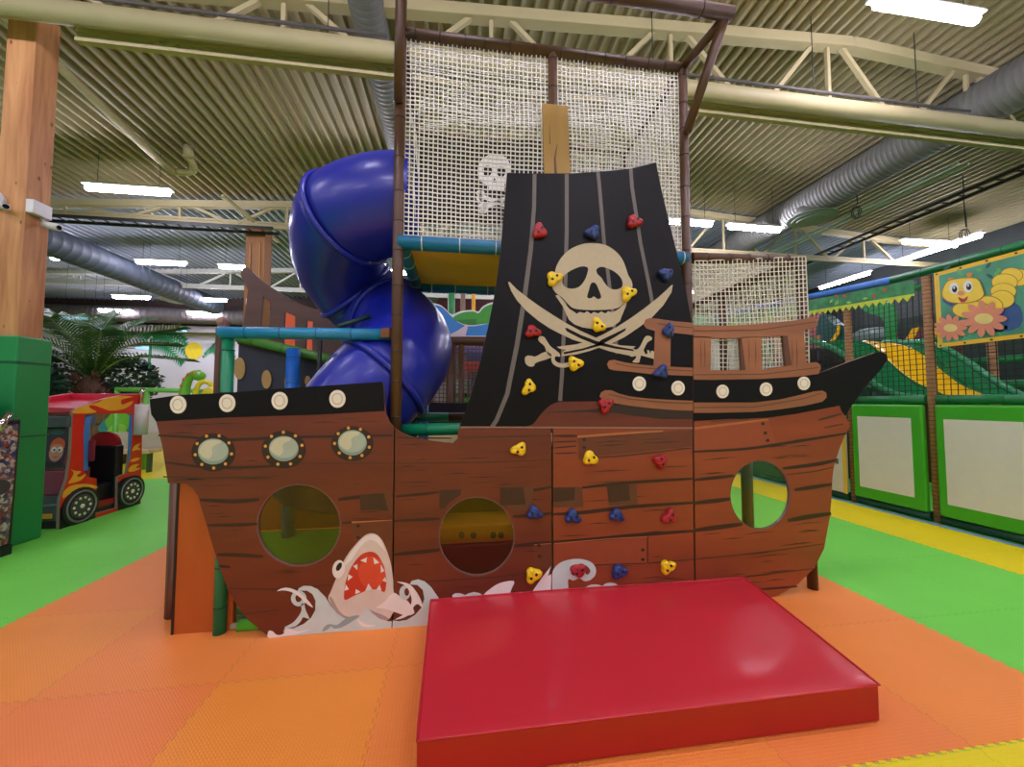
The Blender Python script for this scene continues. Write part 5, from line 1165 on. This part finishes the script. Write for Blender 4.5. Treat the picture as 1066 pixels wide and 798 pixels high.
# caterpillar banner
BX=XW-.07
BN=lambda x,y,d:(lambda q:(BX+d/1000,q.y,q.z))(at(x,y,X=BX))
zv=lambda p:z2p(p,950,240,4.2)
bn_=thing('caterpillar_banner','printed banner with a smiling yellow caterpillar on flowers, yellow border','banner',BN(1020,310,0))
q0=BN(975,283,0); zt1=3.30; zb1=2.31
def rect(y0_,y1_,z0_,z1_): return [(y0_,z0_),(y1_,z0_),(y1_,z1_),(y0_,z1_)]
BQ=lambda y,z,d:(BX+d/1000,y,z)
MB().plate([rect(1.6,4.13,zb1,zt1)],BQ,0,6).build('border',M('banner_yellow',(240,196,40),rough=.4),bn_)
def banner_mat():
    m=M('banner_print_green',(74,156,124),rough=.35,vary=.5,scale=2.2); return m
MB().plate([rect(1.66,4.075,zb1+.05,zt1-.05)],BQ,-2,0).build('leaf_print',banner_mat(),bn_)
CY=M('caterpillar_yellow',(252,216,66),rough=.4); CO=M('caterpillar_line',(176,116,30),rough=.4); PK=M('petal_orange',(222,142,112),rough=.4); PC=M('flower_centre',(232,214,130),rough=.4); CW=M('banner_white',(240,240,236)); CK=M('banner_black',(40,30,30)); CB=M('banner_blue',(50,90,150),rough=.4,vary=.2); CL=M('banner_leaf',(90,180,90),rough=.4)
def bp(nm,lp,d,m_,k=3): return MB().plate([zv(sm(lp,k) if k else lp)],BN,d,d+.6).build(nm,m_,bn_)
rnd=random.Random(5)
for k in range(16):
    x=rnd.uniform(130,440); y=rnd.uniform(160,200) if k<8 else rnd.uniform(400,440); a=rnd.uniform(-.9,.9)+(PI/2 if k>=8 else 0); l=rnd.uniform(20,38)
    bp('leaf_shape',[(x,y),(x+l*.5*c_(a)-8*s_(a),y+l*.5*s_(a)+8*c_(a)),(x+l*c_(a),y+l*s_(a)),(x+l*.5*c_(a)+8*s_(a),y+l*.5*s_(a)-8*c_(a))],-3,CL if k%2 else M('banner_dark_leaf',(30,100,80)))
bp('blue_patch',[(130,300),(250,280),(380,300),(470,330),(470,420),(330,440),(200,350)],-3,CB)
for i,(x,y,rx,ry) in enumerate(((470,205,40,38),(435,195,50,34),(405,225,58,38),(400,265,58,36),(395,300,55,40),(330,330,70,46),(260,345,85,40))):
    bp('body_segment',circ(x,y,rx,ry,26),-5-i*1.3,CO,0); bp('body_segment',circ(x,y,rx*.95,ry*.93,26),-5.6-i*1.3,CY,0)
hd=[(130,280),(150,225),(190,210),(240,205),(290,210),(312,250),(318,285),(280,310),(220,318),(160,312)]
bp('head_outline',hd,-15,CO); bp('head_print',[(x+(222-x)*.05,y+(262-y)*.05) for x,y in hd],-16,CY)
for x in (186,248):
    bp('eye_white',circ(x,252 if x<200 else 244,21,26,22),-17,CW,0); bp('pupil',circ(x+3,256 if x<200 else 246,11,14,18),-18,CK,0); bp('eye_glint',circ(x+1,250 if x<200 else 240,4,5,10),-19,CW,0)
bp('nose_print',circ(217,274,16,10,18),-17,PK,0); bp('mouth_print',[(205,290),(228,298),(246,286),(240,306),(222,314),(210,304)],-17,M('mouth_pink',(190,60,70)))
for x,y in ((170,212),(252,190)): bp('antenna',[(x-5,y+18),(x+5,y+18),(x+14,y-4),(x-10,y-4)],-14,M('antenna_orange',(226,150,60)))
for cx,cy,R_ in ((172,425,72),(318,385,98)):
    for k in range(11):
        a=2*PI*k/11; bp('petal',circ(cx+R_*.62*c_(a),cy+R_*.5*s_(a),R_*.40,R_*.17,18) if False else [(cx+R_*.15*c_(a-.3),cy+R_*.13*s_(a-.3)),(cx+R_*.75*c_(a-.22),cy+R_*.6*s_(a-.26)),(cx+R_*1.05*c_(a),cy+R_*.84*s_(a)),(cx+R_*.75*c_(a+.26),cy+R_*.6*s_(a+.26)),(cx+R_*.15*c_(a+.3),cy+R_*.13*s_(a+.3))],-20-.05*k,PK)
    bp('flower_centre',circ(cx,cy,R_*.42,R_*.24,24),-21.5,PC,0)
b=MB()
for y_ in [1.7+.24*i for i in range(11)]: b.tube([(BX-.004,y_,zt1-.022),(BX+.002,y_,zt1-.022)],.012,8); b.tube([(BX-.004,y_,zb1+.022),(BX+.002,y_,zb1+.022)],.012,8)
b.build('eyelet',M('eyelet_dark',(70,60,40)),bn_)
# leaf fringe valance
vl=thing('leaf_fringe','jungle leaf valance with a serrated yellow green fringe under the blue rail','banner',(XW-.06,5.3,3.2))
VQ=lambda y,z,d:(XW-.06+d/1000,y,z+.085*(y-4.3))
top,bot=3.28,3.06
MB().plate([[(4.36,top),(9.4,top),(9.4,bot),(4.36,bot)]],VQ,0,5).build('leaf_print',M('fringe_green',(40,130,70),rough=.45,vary=.7,scale=9),vl)
tz=[(4.36,bot+.03),(9.4,bot+.03)]; y_=9.4; k=0; tt=[]
while y_>4.36: tt.append((y_,bot-(.07 if k%2 else .0))); y_-=.05; k+=1
MB().plate([tz+tt+[(4.36,bot)]],VQ,-3,-.5).build('serrated_fringe',M('fringe_lime',(196,214,40),rough=.45,vary=.2,scale=12),vl)
rnd=random.Random(8); b=MB(); b2=MB()
for k in range(26):
    y_=rnd.uniform(4.5,8.5); z=rnd.uniform(bot+.05,top-.04); a=rnd.uniform(0,6.28); l=.09
    (b if k%4 else b2).plate([[(y_,z),(y_+l*.5*c_(a)-.02*s_(a),z+l*.5*s_(a)+.02*c_(a)),(y_+l*c_(a),z+l*s_(a)),(y_+l*.5*c_(a)+.02*s_(a),z+l*.5*s_(a)-.02*c_(a))]],VQ,-5,-3)
b.build('leaf_shape',M('fringe_leaf',(150,206,90)),vl); b2.build('flower_shape',M('fringe_red',(206,70,70)),vl)
# green and yellow wave slide behind the net
SG=M('slide_green',(8,110,58),rough=.2,coat=.4); SYW=M('slide_yellow',(244,190,20),rough=.2,coat=.4)
ws_=thing('wave_slide','wide green and yellow fibreglass wave slide behind the black net','slide',(7.4,5.5,0))
c0=[(840,352),(852,357),(870,364),(884,374),(900,390),(914,402),(930,409),(948,413),(975,416)]
c1=[(880,352),(903,357),(916,366),(928,378),(942,390),(956,399),(969,404),(985,411),(1003,415)]
c2=[(900,354),(918,356),(936,358),(952,364),(968,374),(980,385),(1000,400),(1021,409),(1036,414)]
c3=[(920,356),(942,356),(964,357),(986,364),(1009,378),(1029,392),(1045,402),(1057,408),(1066,412)]
cc=[[at(x,y,X=X_) for x,y in sm(c,4,False)] for c,X_ in ((c0,6.75),(c1,7.25),(c2,7.75),(c3,8.25))]
for i,m_ in enumerate((SG,SYW,SG)):
    A,B=cc[i],cc[i+1]; n=len(A); rows=[]
    for k in range(7):
        u=k/6; rows.append([A[j].lerp(B[j],u)-Vector((0,0,.06*s_(PI*u))) for j in range(n)])
    o=MB().grid(rows).build('slide_lane',m_,ws_); sd=o.modifiers.new('Solidify','SOLIDIFY'); sd.thickness=.03
MB().tube(cc[0],.05,10).build('slide_lip',M('lip_green',(60,150,100),rough=.25,coat=.3),ws_); MB().tube(cc[3],.05,10).build('slide_lip',MATS['lip_green'],ws_)
for X_,Y_ in ((6.9,8.0),(8.1,7.0)): MB().tube([(X_,Y_,0),(X_,Y_,1.9)],.06,10).build('support',GPD,ws_)
# inside of the frame: rails, boards, dark rear
for z_,y0_,y1_,X_,l in ((2.3,3.5,11,8.9,'upper green rail inside the right play frame'),(1.9,3.5,11,9.0,'lower green rail inside the right play frame'),(2.75,4.5,11,8.8,'highest green rail inside the right play frame')):
    o=MB().pole((X_,y0_,z_),(X_,y1_,z_),.06,10,0,1,.5).build('green_rail',[GP,TIEG],origin=(X_,y0_,z_)); tag(o,l,'rail')
o=MB().box((10.6,1,0),(10.75,18,3.6)).build('inner_partition',M('partition_dark',(44,60,54),rough=.8,vary=.4,scale=2.5),origin=(10.6,9,0)); tag(o,'dark green inner back of the right play frame','partition')
t=thing('striped_ramp','brown and yellow striped ramp behind the wave slide','ramp',at(957,350,X=9.3))
K9=lambda x,y,d:(lambda q:(9.3+d/1000,q.y,q.z))(at(x,y,X=9.3))
MB().plate([[(936,359),(950,342),(972,338),(1000,338),(1000,505),(936,505)]],K9,0,60).build('ramp_board',M('ramp_brown',(96,54,44)),t)
for x in (940,962,984): MB().plate([[(x,358),(x+10,341.5),(x+17,340.5),(x+9,358)]],K9,-6,-1).build('stripe_print',SYW,t)
t=thing('green_arch','green cut-out arch inside the right play frame','decoration',at(925,340,X=8.4))
K8=lambda x,y,d:(lambda q:(8.4+d/1000,q.y,q.z))(at(x,y,X=8.4))
MB().plate([sm([(893,318),(910,313),(925,315),(931,325),(930,356),(923,356),(921,340),(917,330),(905,326)],3)],K8,0,60).build('arch_board',M('arch_board_green',(20,140,60),rough=.4),t)
t=thing('grey_dome','pale grey ball pit dome inside the right play frame','play figure',at(905,348,X=9.6))
MB().ell(at(906,350,X=9.6),(.2,.5,.2)).build('dome_shell',M('dome_grey',(124,146,136),rough=.3),t)
q=at(906,350,X=9.6); MB().tube([(q.x,q.y,0),(q.x,q.y,q.z-.1)],.08,10).build('dome_stand',GPD,t)
t=thing('dark_slide','dark teal slide with a yellow lip at the far end of the right play frame','slide',at(866,350,X=9.0))
K6=lambda x,y,d:(lambda q:(9.0+d/1000,q.y,q.z))(at(x,y,X=9.0))
MB().plate([sm([(850,338),(866,336),(870,345),(867,362),(865,476),(850,476)],3)],K6,0,300).build('slide_side',M('slide_teal',(10,80,70),rough=.3),t)
MB().plate([ribbon([(873,339),(872,347),(866,356)],3)],K6,-20,10).build('yellow_lip',SYW,t)
# pink ramp and far frame behind the bow net
t=thing('pink_ramp','dusty pink padded ramp seen through the bow net','ramp',at(800,335,Y=9.5))
KP=lambda x,y,d:(lambda q:(q.x,9.5+d/1000,q.z))(at(x,y,Y=9.5))
MB().plate([[(752,346),(790,330),(846,306),(858,306),(858,350),(752,356)]],KP,0,300).build('ramp_pad',M('pad_dusty_pink',(190,120,116),rough=.5,vary=.1),t)
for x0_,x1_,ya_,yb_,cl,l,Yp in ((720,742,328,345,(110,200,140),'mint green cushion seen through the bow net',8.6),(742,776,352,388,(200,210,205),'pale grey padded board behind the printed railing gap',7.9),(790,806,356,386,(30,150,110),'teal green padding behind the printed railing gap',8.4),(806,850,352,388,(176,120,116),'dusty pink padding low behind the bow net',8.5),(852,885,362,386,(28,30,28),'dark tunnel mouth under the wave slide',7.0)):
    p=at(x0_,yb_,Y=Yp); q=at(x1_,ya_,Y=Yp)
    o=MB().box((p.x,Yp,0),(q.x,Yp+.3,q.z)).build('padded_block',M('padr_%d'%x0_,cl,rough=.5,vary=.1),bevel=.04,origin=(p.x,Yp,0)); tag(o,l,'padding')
# ================================================================ CAMERA, WORLD
cam=bpy.data.cameras.new('camera'); co=bpy.data.objects.new('camera',cam); COL.objects.link(co)
cam.sensor_width=36; cam.sensor_fit='HORIZONTAL'; cam.lens=36*FPX/1066; cam.clip_end=200
R=Matrix((RT,UP,-FW)).transposed(); co.matrix_world=Matrix.Translation((0,0,EYE))@R.to_4x4()
scene.camera=co
w=bpy.data.worlds.new('hall_ambient'); scene.world=w; w.use_nodes=True
bg=w.node_tree.nodes['Background']; bg.inputs['Color'].default_value=(1,.96,1.06,1); bg.inputs['Strength'].default_value=.35
vs=scene.view_settings; vs.view_transform='Standard'; vs.look='None'; vs.exposure=0.1; vs.gamma=1.0; vs.use_curve_mapping=False
scene.cycles.max_bounces=10; scene.cycles.transparent_max_bounces=16; scene.cycles.sample_clamp_indirect=3; scene.cycles.use_adaptive_sampling=False
